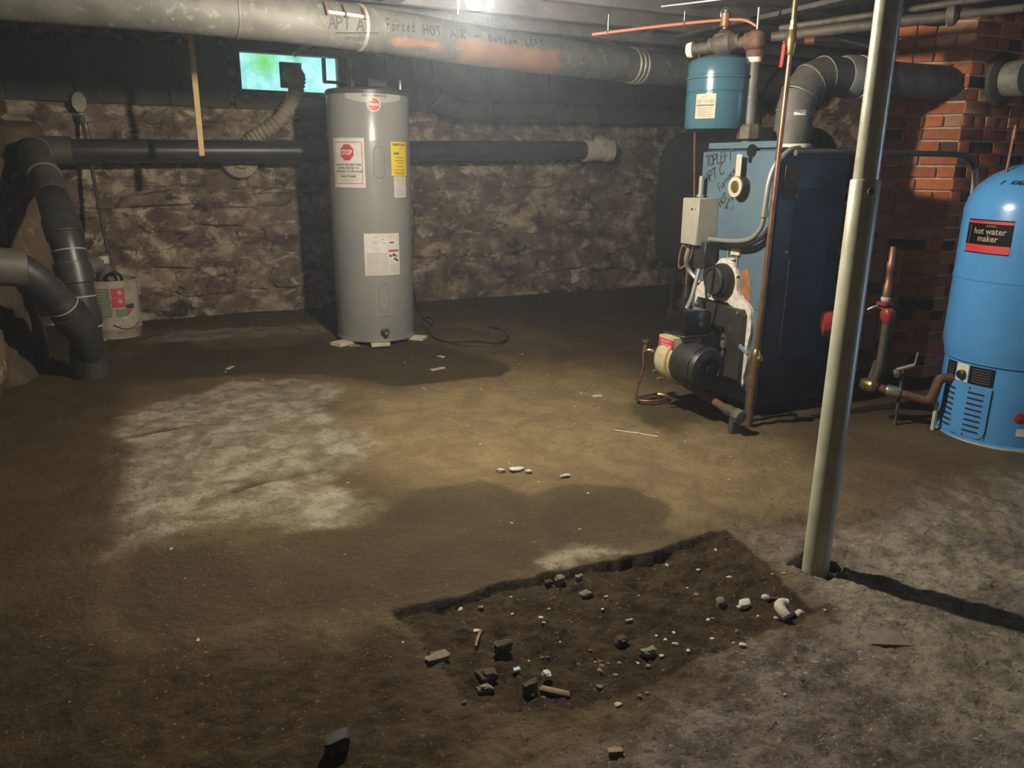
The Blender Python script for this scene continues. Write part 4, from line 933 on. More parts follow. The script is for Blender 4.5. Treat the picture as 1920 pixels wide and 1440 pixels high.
# plastic wrapped pipe run on the back wall
wp = thing('wrapped_duct', (3.3, 6.2, 1.5), 'dark plastic wrapped pipe running along the upper back wall', 'pipe')
pts = smooth_path([(2.12, 6.2, 2.1), (2.16, 6.2, 1.85), (2.21, 6.19, 1.72), (2.32, 6.18, 1.63), (2.5, 6.17, 1.60), (2.9, 6.17, 1.60), (3.4, 6.17, 1.61), (4.0, 6.17, 1.62), (4.7, 6.17, 1.64)], 8)
rs = [.075 + .012 * (noise2(np.array([i * .9]), np.array([.3]), 5)[0]) + (.02 * math.exp(-((i - 22) / 5) ** 2)) for i in range(len(pts))]
t = MB(); t.tube(pts, rs, 20); obj('plastic_sleeve', t, m_wrap, wp, ang=60)
for i in (20, 36, 52): t = MB(); d = (pts[i + 1] - pts[i - 1]).normalized(); t.torus(pts[i], rs[i] + .003, .006, d, 24, 6); obj('tie', t, m_galv_dark, wp)

# ================================================================== OIL TANK
OT = thing('oil_tank', (4.0, 4.5, 0), 'large black oval oil tank on legs behind the blue boiler', 'tank')
def obround(w, z0, z1, n=8, r=.24):
    o = []
    for cx, cz, a0 in ((w / 2 - r, z1 - r, 0), (-w / 2 + r, z1 - r, 90), (-w / 2 + r, z0 + r, 180), (w / 2 - r, z0 + r, 270)):
        for k in range(n + 1): a = rad(a0 + 90 * k / n); o.append((cx + r * math.cos(a), cz + r * math.sin(a)))
    return o
o = obround(.69, .36, 1.43); y0, y1 = 3.95, 5.12; xc = 4.005
t = MB(); n = len(o); layers = [(y0 - .0, .90), (y0 + .03, .985), (y0 + .06, 1.0), (y1 - .06, 1.0), (y1 - .03, .985), (y1, .9)]
vs = [(xc + a * k, yy, .885 + (b - .885) * k) for yy, k in layers for a, b in o]
fs = [(i * n + j, i * n + (j + 1) % n, (i + 1) * n + (j + 1) % n, (i + 1) * n + j) for i in range(len(layers) - 1) for j in range(n)] + [tuple(range(n)), tuple(range(len(layers) * n - 1, (len(layers) - 1) * n - 1, -1))]
t.add(vs, fs); obj('tank_shell', t, m_oil, OT)
for (lx, ly) in ((3.78, 4.1), (4.23, 4.1), (3.78, 4.97), (4.23, 4.97)):
    t = MB(); t.cyl((lx, ly, -.01), (lx, ly, .5), .022, 12); obj('leg', t, m_oil, OT)
t = MB(); t.lathe([(.03, 1.39), (.03, 1.5), (.036, 1.5), (.036, 1.53)], (4.0, 4.7, 0), 12); obj('fill_pipe', t, m_oil, OT)
ol = thing('oil_line', (3.03, 3.85, .44), 'thin copper oil line with a coil hanging left of the blue boiler', 'pipe')
t = MB(); t.tube(smooth_path([(3.02, 3.87, 1.885), (3.02, 3.86, 1.4), (3.045, 3.84, .9), (3.05, 3.835, .72), (3.035, 3.84, .62), (2.99, 3.87, .56), (2.985, 3.88, .62), (3.0, 3.87, .70), (3.03, 3.85, .66), (3.03, 3.85, .55), (3.03, 3.85, .45)], 8), .007, 8); obj('copper_tube', t, m_copper_old, ol)
t = MB(); t.lathe([(.05, .12), (.055, .14), (.055, .36), (.03, .38), (.02, .46)], (3.035, 3.85, 0), 18); obj('filter_can', t, m_black, ol)
t = MB(); t.box((3.035, 3.85, .06), (.1, .1, .14), .004); obj('support_block', t, m_black, ol)

# ================================================================== BOILER
BX0, BX1, BY0, BY1, BZ0, BZ1 = 2.57, 3.0, 2.68, 3.19, .06, 1.25
bo = thing('boiler', (2.78, 2.94, 0), 'blue steel boiler cabinet with handwriting on its front panel', 'boiler')
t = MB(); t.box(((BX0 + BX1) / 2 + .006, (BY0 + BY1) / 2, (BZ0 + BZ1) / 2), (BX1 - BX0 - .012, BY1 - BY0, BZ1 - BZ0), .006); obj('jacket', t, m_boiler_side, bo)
t = MB(); t.box(((BX0 + BX1) / 2, (BY0 + BY1) / 2, .02), (BX1 - BX0 - .06, BY1 - BY0 - .06, .09)); obj('base_frame', t, m_black, bo)
Fp = lambda u, v, w=0: (BX0 - .012 - w, BY1 - u, v)      # u from the left edge of the front panel
t = MB(); t.box((BX0 - .006, (BY0 + BY1) / 2 + .008, (.52 + 1.235) / 2), (.012, BY1 - BY0 - .02, 1.235 - .52), .002); fp = obj('front_panel', t, m_boiler, bo)
t = MB(); t.box((BX0 - .006, (BY0 + BY1) / 2 + .008, .29), (.012, BY1 - BY0 - .02, .455), .002); obj('lower_panel', t, m_boiler, bo)
t = MB(); t.box((BX0 + .012, (BY0 + BY1) / 2, 1.262), (.03, BY1 - BY0 - .05, .03), .003); obj('top_flange', t, m_boiler, bo)
t = MB(); t.box((BX0 - .005, BY0 + .004, .66), (.025, .014, 1.17), .003); obj('corner_trim', t, m_boiler, bo)
t = MB(); t.lathe([(.013, 0), (.013, .003)], Fp(.34, 1.195), 14, (-1, 0, 0)); t.box(Fp(.34, 1.215, .001), (.003, .01, .03)); obj('keyhole', t, m_black_gloss, fp)
t = MB(); t.lathe([(.03, -.001), (.03, .004)], Fp(.345, 1.235), 16, (-1, 0, 0)); obj('pipe_notch', t, m_black_gloss, fp)
Fh = lambda u, v: Fp(u, v, .002)
for wd, sz, u, v, w, ro, gp_w in (('TOPLEFT', .05, .030, 1.165, .0075, .16, -.06), ('APT C', .05, .040, 1.085, .0075, .36, -.02), ('Furnace', .036, .150, 1.050, .006, .75, -.04),
                                  ('HOT', .036, .165, .975, .006, .80, .0), ('water', .034, .205, .965, .006, .85, -.02)):
    hw = MB(); scrawl(hw, wd, sz, u, v, Fh, w, rot=ro, gap=gp_w); o = obj('handwriting', hw, m_ink, fp); o['kind'] = 'stuff'
for uu, vv in ((.12, .99), (.235, .985)):
    t = MB(); t.lathe([(.022, -.002), (.02, .0035), (.012, .0045)], Fp(uu, vv), 18, (-1, 0, 0)); obj('knockout', t, m_boiler, fp)
# gauge and tag
gy = BY1 - .31
t = MB(); t.lathe([(.045, 0), (.048, .02), (.048, .045), (.043, .05)], (BX0 - .012, gy, 1.075), 28, (-1, 0, 0)); ga = obj('gauge', t, m_black, bo, label='round gauge with cream rim')
t = MB(); t.lathe([(.046, .046), (.046, .053), (.028, .053), (.026, .046)], (BX0 - .012, gy, 1.075), 28, (-1, 0, 0)); obj('gauge_rim', t, m_cream_dim, ga)
t = MB(); t.lathe([(.024, .046), (.024, .050), (.012, .052)], (BX0 - .012, gy, 1.075), 20, (-1, 0, 0)); obj('gauge_face', t, m_brass, ga)
t = MB(); t.box((BX0 - .05, gy + .002, 1.165), (.003, .036, .11), .001); obj('paper_tag', t, m_cream_dim, bo)
# control box
cbx = thing('control_box', (BX0 - .05, 3.1, .8), 'beige grey control box on the front of the blue boiler', 'control box')
t = MB(); t.box((BX0 - .072, 3.105, .905), (.12, .125, .225), .003); obj('case', t, m_greybox, cbx)
t = MB(); t.box((BX0 - .133, 3.105, .905), (.003, .118, .218), .001); cv = obj('cover', t, m_greybox, cbx)
t = MB(); t.lathe([(.006, 0), (.006, .002)], (BX0 - .135, 3.09, .965), 10, (-1, 0, 0)); t.lathe([(.003, 0), (.003, .002)], (BX0 - .135, 3.065, .965), 10, (-1, 0, 0)); obj('screw_hole', t, m_black, cv)
t = MB(); t.lathe([(.013, 0), (.013, .09)], (BX0 - .05, 3.14, 1.03), 12); t.lathe([(.02, 0), (.02, .012)], (BX0 - .05, 3.14, 1.02), 12); obj('conduit_stub', t, m_conduit, cbx)
t = MB(); t.tube(smooth_path([(BX0 - .08, 3.15, .79), (BX0 - .09, 3.165, .72), (BX0 - .06, 3.18, .66), (BX0 - .03, 3.12, .60)], 6), .012, 8); obj('wire_loop', t, m_conduit, cbx)
t = MB(); t.box((BX0 - .065, 3.05, .745), (.075, .085, .13), .003); obj('relay_base', t, m_black, cbx)
# conduit
cd = thing('flex_conduit', (BX0 - .06, 2.7, .83), 'grey metal conduit curving from boiler top to the control box', 'conduit')
t = MB(); t.tube(smooth_path([(2.66, 2.66, 1.245), (2.60, 2.655, 1.235), (2.535, 2.66, 1.18), (2.51, 2.668, 1.10), (2.505, 2.672, .985)], 8), .0125, 12); obj('rigid_bend', t, m_conduit, cd)
t = MB(); t.lathe([(.019, 0), (.019, .03), (.016, .032), (.016, .045)], (2.505, 2.672, .95), 12); obj('connector', t, m_steel, cd)
fx = smooth_path([(2.505, 2.672, .95), (2.503, 2.685, .90), (2.50, 2.73, .855), (2.498, 2.80, .835), (2.495, 2.90, .828), (2.495, 3.02, .825)], 14)
t = MB(); t.tube(fx, [.0105 + .0018 * (i % 2) for i in range(len(fx))], 10); obj('flex_section', t, m_conduit, cd, ang=80)
t = MB(); t.tube(smooth_path([(2.53, 2.66, .90), (2.52, 2.69, .86), (2.51, 2.76, .825), (2.51, 2.86, .81), (2.51, 2.98, .82)], 8), .011, 10); obj('black_cable', t, m_cord, cd)
t = MB(); t.box((BX0 - .02, 2.885, .775), (.012, .06, .03), .001)
for k in range(6): t.box((BX0 - .022, 2.905, .74 - .018 * k), (.02, .045, .008), .001)
obj('terminal_strip', t, m_pvc, bo)
t = MB(); t.box((BX0 - .018, 2.873, .70), (.006, .008, .19)); t.box((BX0 - .018, 2.94, .70), (.006, .008, .19)); obj('strip_frame', t, m_conduit, bo)
# insulation, port, plate
insul = [(3.13, .53), (3.155, .44), (3.145, .50), (3.15, .56), (3.11, .60), (3.05, .60), (3.03, .66), (3.0, .715), (2.95, .74), (2.89, .725), (2.855, .67), (2.84, .59), (2.79, .56), (2.745, .53), (2.73, .44), (2.735, .30), (2.745, .17), (2.76, .15), (2.77, .30), (2.775, .45), (2.80, .50), (2.9, .53), (3.0, .53)]
ip = smooth_path([(p[0], p[1], 0) for p in insul], 4); rj = random.Random(4)
t = MB(); t.prism([(p[0] + rj.uniform(-.006, .006), p[1] + rj.uniform(-.006, .006)) for p in ip], lambda a, b: (BX0 - .03, a, b), lambda a, b: (BX0 - .005, a, b)); obj('furnace_cement', t, m_gasket, bo, label='cracked white cement around the burner door')
t = MB(); t.prism([(2.845, .68), (2.80, .71), (2.775, .64), (2.765, .545), (2.80, .52), (2.83, .56)], lambda a, b: (BX0 - .014, a, b), lambda a, b: (BX0 - .008, a, b)); obj('rust_streak', t, m_rustpatch, bo)
t = MB(); t.prism([(3.10, .515), (2.775, .515), (2.755, .49), (2.755, .15), (3.10, .13), (3.115, .3), (3.115, .49)], lambda a, b: (BX0 - .055, a, b), lambda a, b: (BX0 - .012, a, b)); obj('burner_door', t, m_plate, bo)
t = MB(); t.lathe([(.085, 0), (.085, .03), (.075, .05), (.07, .05)], (BX0 - .02, 2.945, .63), 28, (-1, 0, 0)); pt = obj('inspection_port', t, m_black, bo)
t = MB(); t.lathe([(.066, .05), (.068, .066), (.06, .07), (.056, .06), (.01, .062)], (BX0 - .02, 2.955, .632), 28, (-1, 0, 0)); obj('port_cover', t, m_plate, pt)
t = MB(); t.tube([(BX0 - .09, 2.95, .70), (BX0 - .092, 2.95, .63), (BX0 - .09, 2.965, .55)], .005, 6); obj('port_latch', t, m_black, pt)
t = MB(); t.tube([(BX0 - .06, 2.945, .52), (BX0 - .07, 2.955, .4), (BX0 - .09, 2.965, .3)], .005, 6); obj('latch_rod', t, m_black, bo)
for (yy, zz) in ((2.79, .50), (3.09, .5)):
    t = MB(); t.lathe([(.009, 0), (.009, .008)], (BX0 - .055, yy, zz), 8, (-1, 0, 0)); obj('door_bolt', t, m_steel, bo)
# side details
t = MB(); t.box((2.645, BY0 - .004, 1.10), (.075, .004, .15)); obj('data_plate', t, M('brown_data_plate', (.17, .10, .07), (.12, .075, .05), 40, rough=.6), bo)
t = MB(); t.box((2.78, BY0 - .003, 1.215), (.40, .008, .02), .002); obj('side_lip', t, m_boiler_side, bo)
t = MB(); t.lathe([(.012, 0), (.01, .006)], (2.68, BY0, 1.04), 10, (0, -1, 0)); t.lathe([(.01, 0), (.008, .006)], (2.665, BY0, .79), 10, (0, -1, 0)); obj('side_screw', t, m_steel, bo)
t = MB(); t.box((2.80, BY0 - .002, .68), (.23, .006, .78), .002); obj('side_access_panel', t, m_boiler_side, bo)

# ================================================================== BURNER
bn = thing('oil_burner', (2.30, 2.93, .12), 'black and cream oil burner bolted to the front of the blue boiler', 'burner')
t = MB(); t.lathe([(.10, 0), (.10, .02), (.075, .03), (.075, .16)], (BX0 - .05, 2.95, .315), 28, (-1, 0, 0)); obj('mounting_flange', t, m_galv_dark, bn)
t = MB()
for k in range(7): a = rad(-60 + 30 * k); t.box((BX0 - .072, 2.95 - .088 * math.cos(a), .315 + .088 * math.sin(a)), (.012, .028, .012), .001, R=Matrix.Rotation(-a, 3, 'X'))
obj('flange_slots', t, m_black, bn)
t = MB(); t.box((2.34, 2.935, .445), (.16, .15, .125), .018); tr = obj('transformer', t, m_black_gloss, bn)
t = MB(); t.box((2.34, 2.935, .385), (.17, .165, .014), .003); obj('transformer_lip', t, m_black, tr)
t = MB(); t.lathe([(.012, 0), (.012, .003)], (2.355, 2.86, .445), 14, (0, -1, 0)); obj('button', t, m_galv_dark, tr)
t = MB(); t.lathe([(.06, 0), (.105, .004), (.115, .05), (.115, .10), (.10, .115)], (2.30, 3.0, .26), 32, (0, -1, 0)); t.box((2.30, 2.94, .345), (.165, .115, .075), .006); hsng = obj('blower_housing', t, m_burner_cream, bn, label='cream cast blower housing')
t = MB(); t.box((2.215, 2.935, .348), (.004, .105, .045), .001); lbp = obj('rating_label', t, m_red_print, bn)
t = MB(); Fq = lambda u, v: (2.2125, 2.935 - u, v); print_text(t, 'BECKETT', .016, 0, .352, Fq)
for k in range(2): bar(t, 0, .342 - .009 * k, .07, .003, Fq)
obj('lettering', t, m_white_print, lbp)
t = MB(); t.torus((2.30, 2.90, .26), .113, .006, (0, 1, 0)); obj('yellow_gasket', t, M('ochre_gasket', (.45, .30, .07), rough=.6), bn)
t = MB(); t.lathe([(.10, 0), (.102, .01), (.102, .15), (.092, .17), (.06, .176), (.055, .165), (.02, .165), (.018, .178)], (2.30, 2.885, .26), 36, (0, -1, 0)); mo = obj('motor', t, m_black, bn)
t = MB(); t.torus((2.30, 2.74, .26), .102, .004, (0, 1, 0)); obj('motor_band', t, m_black_gloss, mo)
t = MB(); t.lathe([(.04, 0), (.042, .05), (.03, .06)], (2.30, 3.0, .26), 18, (0, 1, 0)); t.lathe([(.03, 0), (.03, .03)], (2.26, 3.03, .275), 14, (-1, 0, 0)); obj('fuel_pump', t, m_black, bn)
for (c) in ((2.22, 2.99, .20), (2.22, 2.95, .17)): t = MB(); t.lathe([(.008, 0), (.008, .03)], c, 8, (-1, 0, 0)); obj('housing_bolt', t, m_galv_dark, bn)
t = MB(); t.tube(smooth_path([(2.35, 2.97, .50), (2.40, 3.0, .55), (2.47, 3.05, .66), (2.50, 3.06, .72), (2.50, 3.06, .80)], 10), [.010 + .0015 * (i % 2) for i in range(41)], 9); obj('armored_cable', t, m_conduit, bn, ang=80)
fl_ = thing('fuel_line', (2.2, 3.05, 0), 'small copper fuel line with brass valve left of the oil burner', 'pipe')
t = MB(); t.tube(smooth_path([(2.255, 3.04, .275), (2.22, 3.07, .285), (2.20, 3.09, .27), (2.205, 3.09, .2), (2.19, 3.10, .12), (2.18, 3.10, .03), (2.24, 3.06, .02), (2.31, 3.05, .02), (2.36, 3.08, .025), (2.33, 3.14, .025), (2.26, 3.15, .02), (2.19, 3.12, .02)], 8), .0075, 8); obj('tube', t, m_copper, fl_)
t = MB(); t.lathe([(.014, 0), (.014, .03), (.008, .035), (.008, .05), (.02, .052), (.02, .06)], (2.205, 3.085, .275), 12); t.cyl((2.255, 3.04, .275), (2.225, 3.065, .28), .013, 10); obj('valve', t, m_brass, fl_)

# pipes at the boiler foot
dp_ = thing('drain_line', (2.33, 2.6, .1), 'rusty horizontal iron drain pipe with end cap below the oil burner', 'pipe')
t = MB(); t.tube([(2.42, 3.02, .10), (2.36, 2.75, .10), (2.33, 2.58, .095)], .019, 14); obj('pipe', t, m_rust_iron, dp_)
t = MB(); t.lathe([(.024, 0), (.026, .015), (.026, .075), (.02, .08)], (2.337, 2.62, .096), 16, (-.12, -1, -.02)); obj('coupling', t, m_iron, dp_)
t = MB(); t.lathe([(.03, 0), (.034, .01), (.034, .035), (.028, .045), (.012, .048)], (2.327, 2.54, .093), 8, (-.12, -1, -.02)); obj('end_cap', t, m_galv_dark, dp_)
t = MB(); t.box((2.335, 2.55, .035), (.05, .03, .08), .004); obj('support_foot', t, m_iron, dp_)
gp_ = thing('copper_riser', (2.46, 2.57, 0), 'long vertical copper pipe with brass ball valve in front of boiler corner', 'pipe')
t = MB(); t.tube([(2.455, 2.56, 1.885), (2.455, 2.56, 1.66)], .011, 12); t.lathe([(.016, 0), (.016, .02), (.013, .022), (.013, .04)], (2.455, 2.56, 1.69), 8); obj('upper_tube', t, m_brass, gp_)
t = MB(); t.lathe([(.013, -.05), (.017, -.045), (.017, -.025), (.021, -.015), (.021, .015), (.017, .025), (.017, .045), (.013, .05)], (2.455, 2.56, 1.65), 12); bv = obj('ball_valve', t, m_brass, gp_)
t = MB(); t.box((2.43, 2.575, 1.60), (.006, .02, .09), .003, R=Matrix.Rotation(rad(4), 3, 'X')); t.box((2.44, 2.57, 1.65), (.03, .012, .006)); obj('valve_handle', t, m_redpaint, bv, label='red lever handle')
t = MB(); t.tube([(2.455, 2.56, 1.61), (2.454, 2.565, 1.3), (2.452, 2.57, .9), (2.45, 2.578, .37)], .0105, 12); obj('copper_tube', t, m_copper, gp_)
t = MB(); t.tube([(2.475, 2.60, .86), (2.47, 2.60, .6), (2.465, 2.60, .38)], .008, 10); obj('second_tube', t, m_copper_old, gp_)
t = MB(); t.lathe([(.014, -.045), (.02, -.04), (.024, -.015), (.024, .015), (.018, .03), (.013, .04)], (2.45, 2.58, .335), 12); t.lathe([(.014, 0), (.016, .03), (.01, .035)], (2.45, 2.58, .335), 10, (.2, -1, 0)); lv = obj('lower_valve', t, m_brass, gp_)
t = MB(); t.box((2.43, 2.64, .36), (.01, .07, .02), .003, R=Matrix.Rotation(rad(25), 3, 'X')); obj('lever', t, M('blue_grey_lever', (.16, .2, .26), rough=.4), lv)
t = MB(); t.tube([(2.45, 2.58, .30), (2.452, 2.585, .1), (2.455, 2.59, -.01)], .019, 14); t.lathe([(.024, 0), (.024, .04)], (2.452, 2.585, .2), 14); obj('iron_nipple', t, m_rust_iron, gp_)
t = MB(); t.tube([(2.50, 2.65, .30), (2.50, 2.65, -.01)], .016, 12); obj('black_leg', t, m_iron, gp_)

# ================================================================== EXPANSION TANK AND TOP PIPING
ex = thing('expansion_tank', (2.61, 3.17, 1.33), 'steel blue expansion tank with cream label hanging above the boiler', 'tank')
EC = (2.61, 3.17); ER = .155
t = MB(); t.lathe([(.02, 1.335), (ER - .03, 1.332), (ER - .006, 1.34), (ER, 1.352), (ER, 1.50), (ER - .004, 1.504), (ER - .004, 1.508), (ER, 1.512), (ER, 1.565), (ER + .006, 1.568), (ER + .006, 1.58), (ER, 1.583), (ER, 1.635), (ER - .012, 1.655), (ER - .06, 1.672), (.02, 1.68)], (*EC, 0), 56); obj('shell', t, m_teal, ex)
Fe = cylmap(EC, ER, rad(-152), .0012); t = MB(); t.grid(lambda u, v: Fe(u, v), 8, 1, -.05, .05, 1.385, 1.495); el = obj('paper_label', t, m_cream_dim, ex)
Fe = cylmap(EC, ER, rad(-152), .0022); t = MB(); print_text(t, '#30', .017, -.005, 1.477, Fe); print_text(t, 'RETANK', .025, 0, 1.453, Fe, sx=.9); bar(t, 0, 1.444, .085, .008, Fe); obj('lettering', t, m_faint, el)
t = MB()
for k in range(6): bar(t, 0, 1.432 - .0075 * k, .08 - .015 * (k % 2), .003, Fe)
obj('fine_print', t, M('tan_print', (.22, .18, .12), rough=.7), el)
t = MB(); t.lathe([(.012, 1.675), (.012, 1.71)], (*EC, 0), 12); obj('threaded_nipple', t, m_steel, ex)
pp = thing('boiler_piping', (2.69, 3.03, 1.25), 'brown iron supply pipe with air scoop and vent above the blue boiler', 'pipe')
a = Vector((2.53, 3.33, 1.715)); b = Vector((2.69, 3.03, 1.735)); d = (b - a).normalized()
c = Vector((2.615, 3.17, 1.725))
t = MB(); t.tube([a - d * .0, c - d * .05], .027, 16); t.tube([c + d * .05, b], .027, 16); obj('header_pipe', t, m_iron, pp)
t = MB(); t.lathe([(.03, -.075), (.036, -.07), (.036, -.05), (.05, -.035), (.058, 0), (.055, .04), (.036, .06), (.034, .08)], c + Vector((0, 0, .008)), 20, d); t.lathe([(.05, 0), (.05, .045), (.03, .055), (.02, .07)], c, 16); obj('air_scoop', t, m_iron, pp)
t = MB(); t.lathe([(.033, 0), (.036, .012), (.036, .03), (.028, .032)], a, 18, d); obj('end_collar', t, m_cream, pp)
t = MB(); t.lathe([(.012, .06), (.012, .08), (.024, .082), (.024, .14), (.015, .145), (.014, .155)], c, 16); av = obj('air_vent', t, m_copper_old, pp)
t = MB(); t.torus(c + Vector((.0, 0, .135)), .03, .003, (0, 1, 0), 18, 6); obj('vent_clip', t, m_steel, av)
t = MB(); t.lump(b, (.046, .05, .046), 12, .8, .03, 3); t.lathe([(.04, -.075), (.042, -.07), (.042, -.045)], b, 18); t.lathe([(.038, .0), (.04, .05)], b, 18, -d); obj('elbow', t, m_rust_iron, pp)
t = MB(); t.tube([b + Vector((0, 0, -.07)), (2.69, 3.025, 1.36)], .0275, 20); obj('supply_pipe', t, m_galv_dark, pp)
t = MB(); t.lathe([(.03, 0), (.034, .004), (.034, .03)], b + Vector((0, 0, -.098)), 18); obj('thread_ring', t, m_cream, pp)
t = MB(); t.lathe([(.036, 1.25), (.038, 1.285), (.055, 1.29), (.06, 1.295), (.06, 1.345), (.05, 1.36), (.03, 1.362)], (2.69, 3.02, 0), 8); obj('union_coupling', t, m_iron, pp)
t = MB(); t.lathe([(.008, 1.22), (.008, 1.26), (.016, 1.262), (.016, 1.275)], (2.60, 3.0, 0), 10); obj('relief_stub', t, m_steel, pp)
t = MB(); t.tube([b + Vector((0, 0, .04)), b + Vector((0, 0, .14))], .006, 8); obj('hanger_rod', t, m_steel, pp)
t = MB(); t.tube(smooth_path([b + Vector((-.02, .02, -.1)), b + Vector((-.05, .03, -.12)), b + Vector((-.055, .03, -.15)), b + Vector((-.03, .02, -.165))], 5), .006, 8); obj('hook', t, m_steel, pp)
hp2 = thing('return_pipe', (2.9, 2.7, 1.74), 'long grey heating pipe running right below the ceiling from boiler', 'pipe')
t = MB(); t.tube([(2.74, 2.98, 1.745), (2.88, 2.74, 1.755), (3.02, 2.50, 1.765), (3.12, 2.33, 1.77)], .023, 14); obj('pipe', t, m_iron, hp2)
t = MB(); t.tube([(2.78, 2.98, 1.785), (2.92, 2.74, 1.80), (3.06, 2.5, 1.815), (3.2, 2.2, 1.83)], .015, 12); obj('second_pipe', t, m_iron, hp2)
t = MB(); t.lathe([(.028, 0), (.04, .01), (.04, .03), (.03, .04)], (3.10, 2.37, 1.77), 12, (.5, -.85, .03)); t.tube([(3.12, 2.33, 1.77), (3.25, 2.15, 1.78)], .016, 10); obj('end_valve', t, m_galv_dark, hp2)
sp_ = thing('stub_pipe', (2.95, 2.85, 1.70), 'short capped copper stub with a grey rod under the return pipe', 'pipe')
t = MB(); t.tube([(2.80, 2.84, 1.715), (2.83, 2.81, 1.716)], .016, 12); obj('copper_cap', t, m_copper, sp_)
t = MB(); t.tube([(2.83, 2.81, 1.716), (2.93, 2.76, 1.722)], .015, 12); obj('black_sleeve', t, m_black, sp_)
t = MB(); t.tube([(2.93, 2.76, 1.722), (3.2, 2.80, 1.71)], .009, 10); obj('rod', t, m_conduit, sp_)
# flue
flu = thing('flue_pipe', (2.88, 2.95, 1.26), 'dusty grey stovepipe with elbow from the boiler to the chimney', 'flue')
FR = .088
fpth = [(2.925, 2.985, 1.26), (2.925, 2.985, 1.34), (2.928, 2.985, 1.42), (2.945, 2.983, 1.50), (3.0, 2.98, 1.565), (3.08, 2.978, 1.597), (3.22, 2.977, 1.60)]
for i in range(len(fpth) - 1):
    A_ = Vector(fpth[i]); B_ = Vector(fpth[i + 1]); dd = (B_ - A_).normalized()
    t = MB(); t.tube([A_ - dd * .012, B_ + dd * .012], [FR + .002, FR - .001], 32); obj('pipe_section', t, m_galv_dark, flu)
    if 1 < i < 6: t = MB(); t.torus(A_, FR + .001, .003, ((Vector(fpth[i]) - Vector(fpth[i - 1])).normalized() + dd), 32, 6); obj('seam_bead', t, m_galv, flu)
t = MB(); t.lathe([(FR + .004, 0), (FR + .012, .004), (FR + .012, .022), (FR + .004, .026)], (2.925, 2.985, 1.25), 32); obj('boiler_collar', t, m_cream, flu)
t = MB(); t.lathe([(FR + .004, 0), (FR + .012, .02), (FR + .014, .085), (FR + .01, .09)], (3.20, 2.977, 1.60), 32, (1, -.02, .005)); obj('draft_collar', t, m_galv, flu)
t = MB(); t.lathe([(FR + .012, 0), (FR + .016, .004), (FR + .016, .06), (FR + .006, .066)], (3.295, 2.975, 1.60), 32, (1, -.02, .005)); obj('pale_band', t, m_cream, flu)
t = MB(); t.lathe([(FR - .004, 0), (FR, .02), (FR, .60)], (3.36, 2.974, 1.60), 32, (1, -.02, .005)); obj('end_section', t, m_galv_dark, flu)
t = MB(); Ff_ = lambda u, v: (2.928 + (FR + .002) * math.cos(rad(-118) + u / FR), 2.985 + (FR + .002) * math.sin(rad(-118) + u / FR), v); t.grid(lambda u, v: Ff_(u, v), 4, 1, -.028, .028, 1.405, 1.427); obj('white_sticker', t, m_white_print, flu)
# orange line and thin wires
orr = thing('orange_tube', (2.3, 3.3, 1.83), 'orange sheathed tube sagging under the joists toward the expansion tank', 'tube')
def top(px, py, z): return None
t = MB(); t.tube(smooth_path([(2.14, 3.60, 1.795), (2.32, 3.45, 1.815), (2.48, 3.31, 1.83), (2.58, 3.2, 1.835), (2.66, 3.1, 1.83), (2.70, 3.05, 1.80)], 8), .007, 8); obj('tube', t, m_orange, orr)
for p in ((2.20, 3.55, 1.80), (2.48, 3.31, 1.83)): t = MB(); t.torus(p, .01, .003, (1, -1, .1), 14, 6); t.tube([p, (p[0], p[1], 1.885)], .002, 5); obj('hanger', t, m_steel, orr)
wi = thing('thin_wire', (2.2, 3.6, 1.8), 'thin grey wire drooping beside the orange tube to the duct', 'wire')
t = MB(); t.tube(smooth_path([(2.40, 3.38, 1.82), (2.36, 3.5, 1.80), (2.3, 3.7, 1.79), (2.2, 4.1, 1.87)], 8), .003, 6); obj('strand', t, m_cord, wi)
cw = thing('ceiling_wire', (2.6, 2.9, 1.88), 'thin pale wire stapled along the ceiling joists above expansion tank', 'wire')
t = MB(); t.tube(smooth_path([(2.3, 3.25, 1.88), (2.45, 2.95, 1.878), (2.6, 2.6, 1.88), (2.75, 2.25, 1.88)], 6), .004, 6); obj('strand', t, m_conduit, cw)
bw = thing('hanging_cable', (2.95, 3.3, 1.3), 'dark cable dropping from ceiling beside the flue pipe to boiler', 'cable')
t = MB(); t.tube(smooth_path([(2.98, 3.10, 1.885), (2.96, 3.12, 1.68), (2.86, 3.12, 1.56), (2.83, 3.10, 1.45), (2.80, 3.08, 1.25)], 6), .007, 8); obj('cable', t, m_cord, bw)

# ================================================================== BLUE TANK
TC = (3.475, 2.07); TR = .285; TB = .265
tk = thing('hot_water_tank', (*TC, 0), 'bright blue indirect hot water tank with red and black label at right edge', 'tank')
t = MB(); t.lathe([(TB - .02, .34), (TB + .005, .352), (TR - .012, .375), (TR, .42), (TR, .705), (TR + .003, .708), (TR + .003, .716), (TR, .719), (TR, 1.0), (TR - .012, 1.05), (TR - .04, 1.10), (TR - .09, 1.145), (TR - .16, 1.18), (.05, 1.20), (.01, 1.202)], (*TC, 0), 72); obj('upper_shell', t, m_tank_blue, tk)
t = MB(); t.lathe([(TB + .006, -.015), (TB + .006, .01), (TB, .014), (TB, .345)], (*TC, 0), 72); obj('base_skirt', t, m_tank_blue, tk)
t = MB(); t.lathe([(TB + .008, -.018), (TB + .009, .006), (TB + .004, .008)], (*TC, 0), 72, cap=False); obj('base_ring', t, m_pvc, tk)
def tmap(deg, off=.001, r=TR): return cylmap(TC, r, rad(deg), off)
F = tmap(173, .0015); w = rad(43) * TR
sl = .012
skew = lambda F: (lambda u, v: F(u, v))
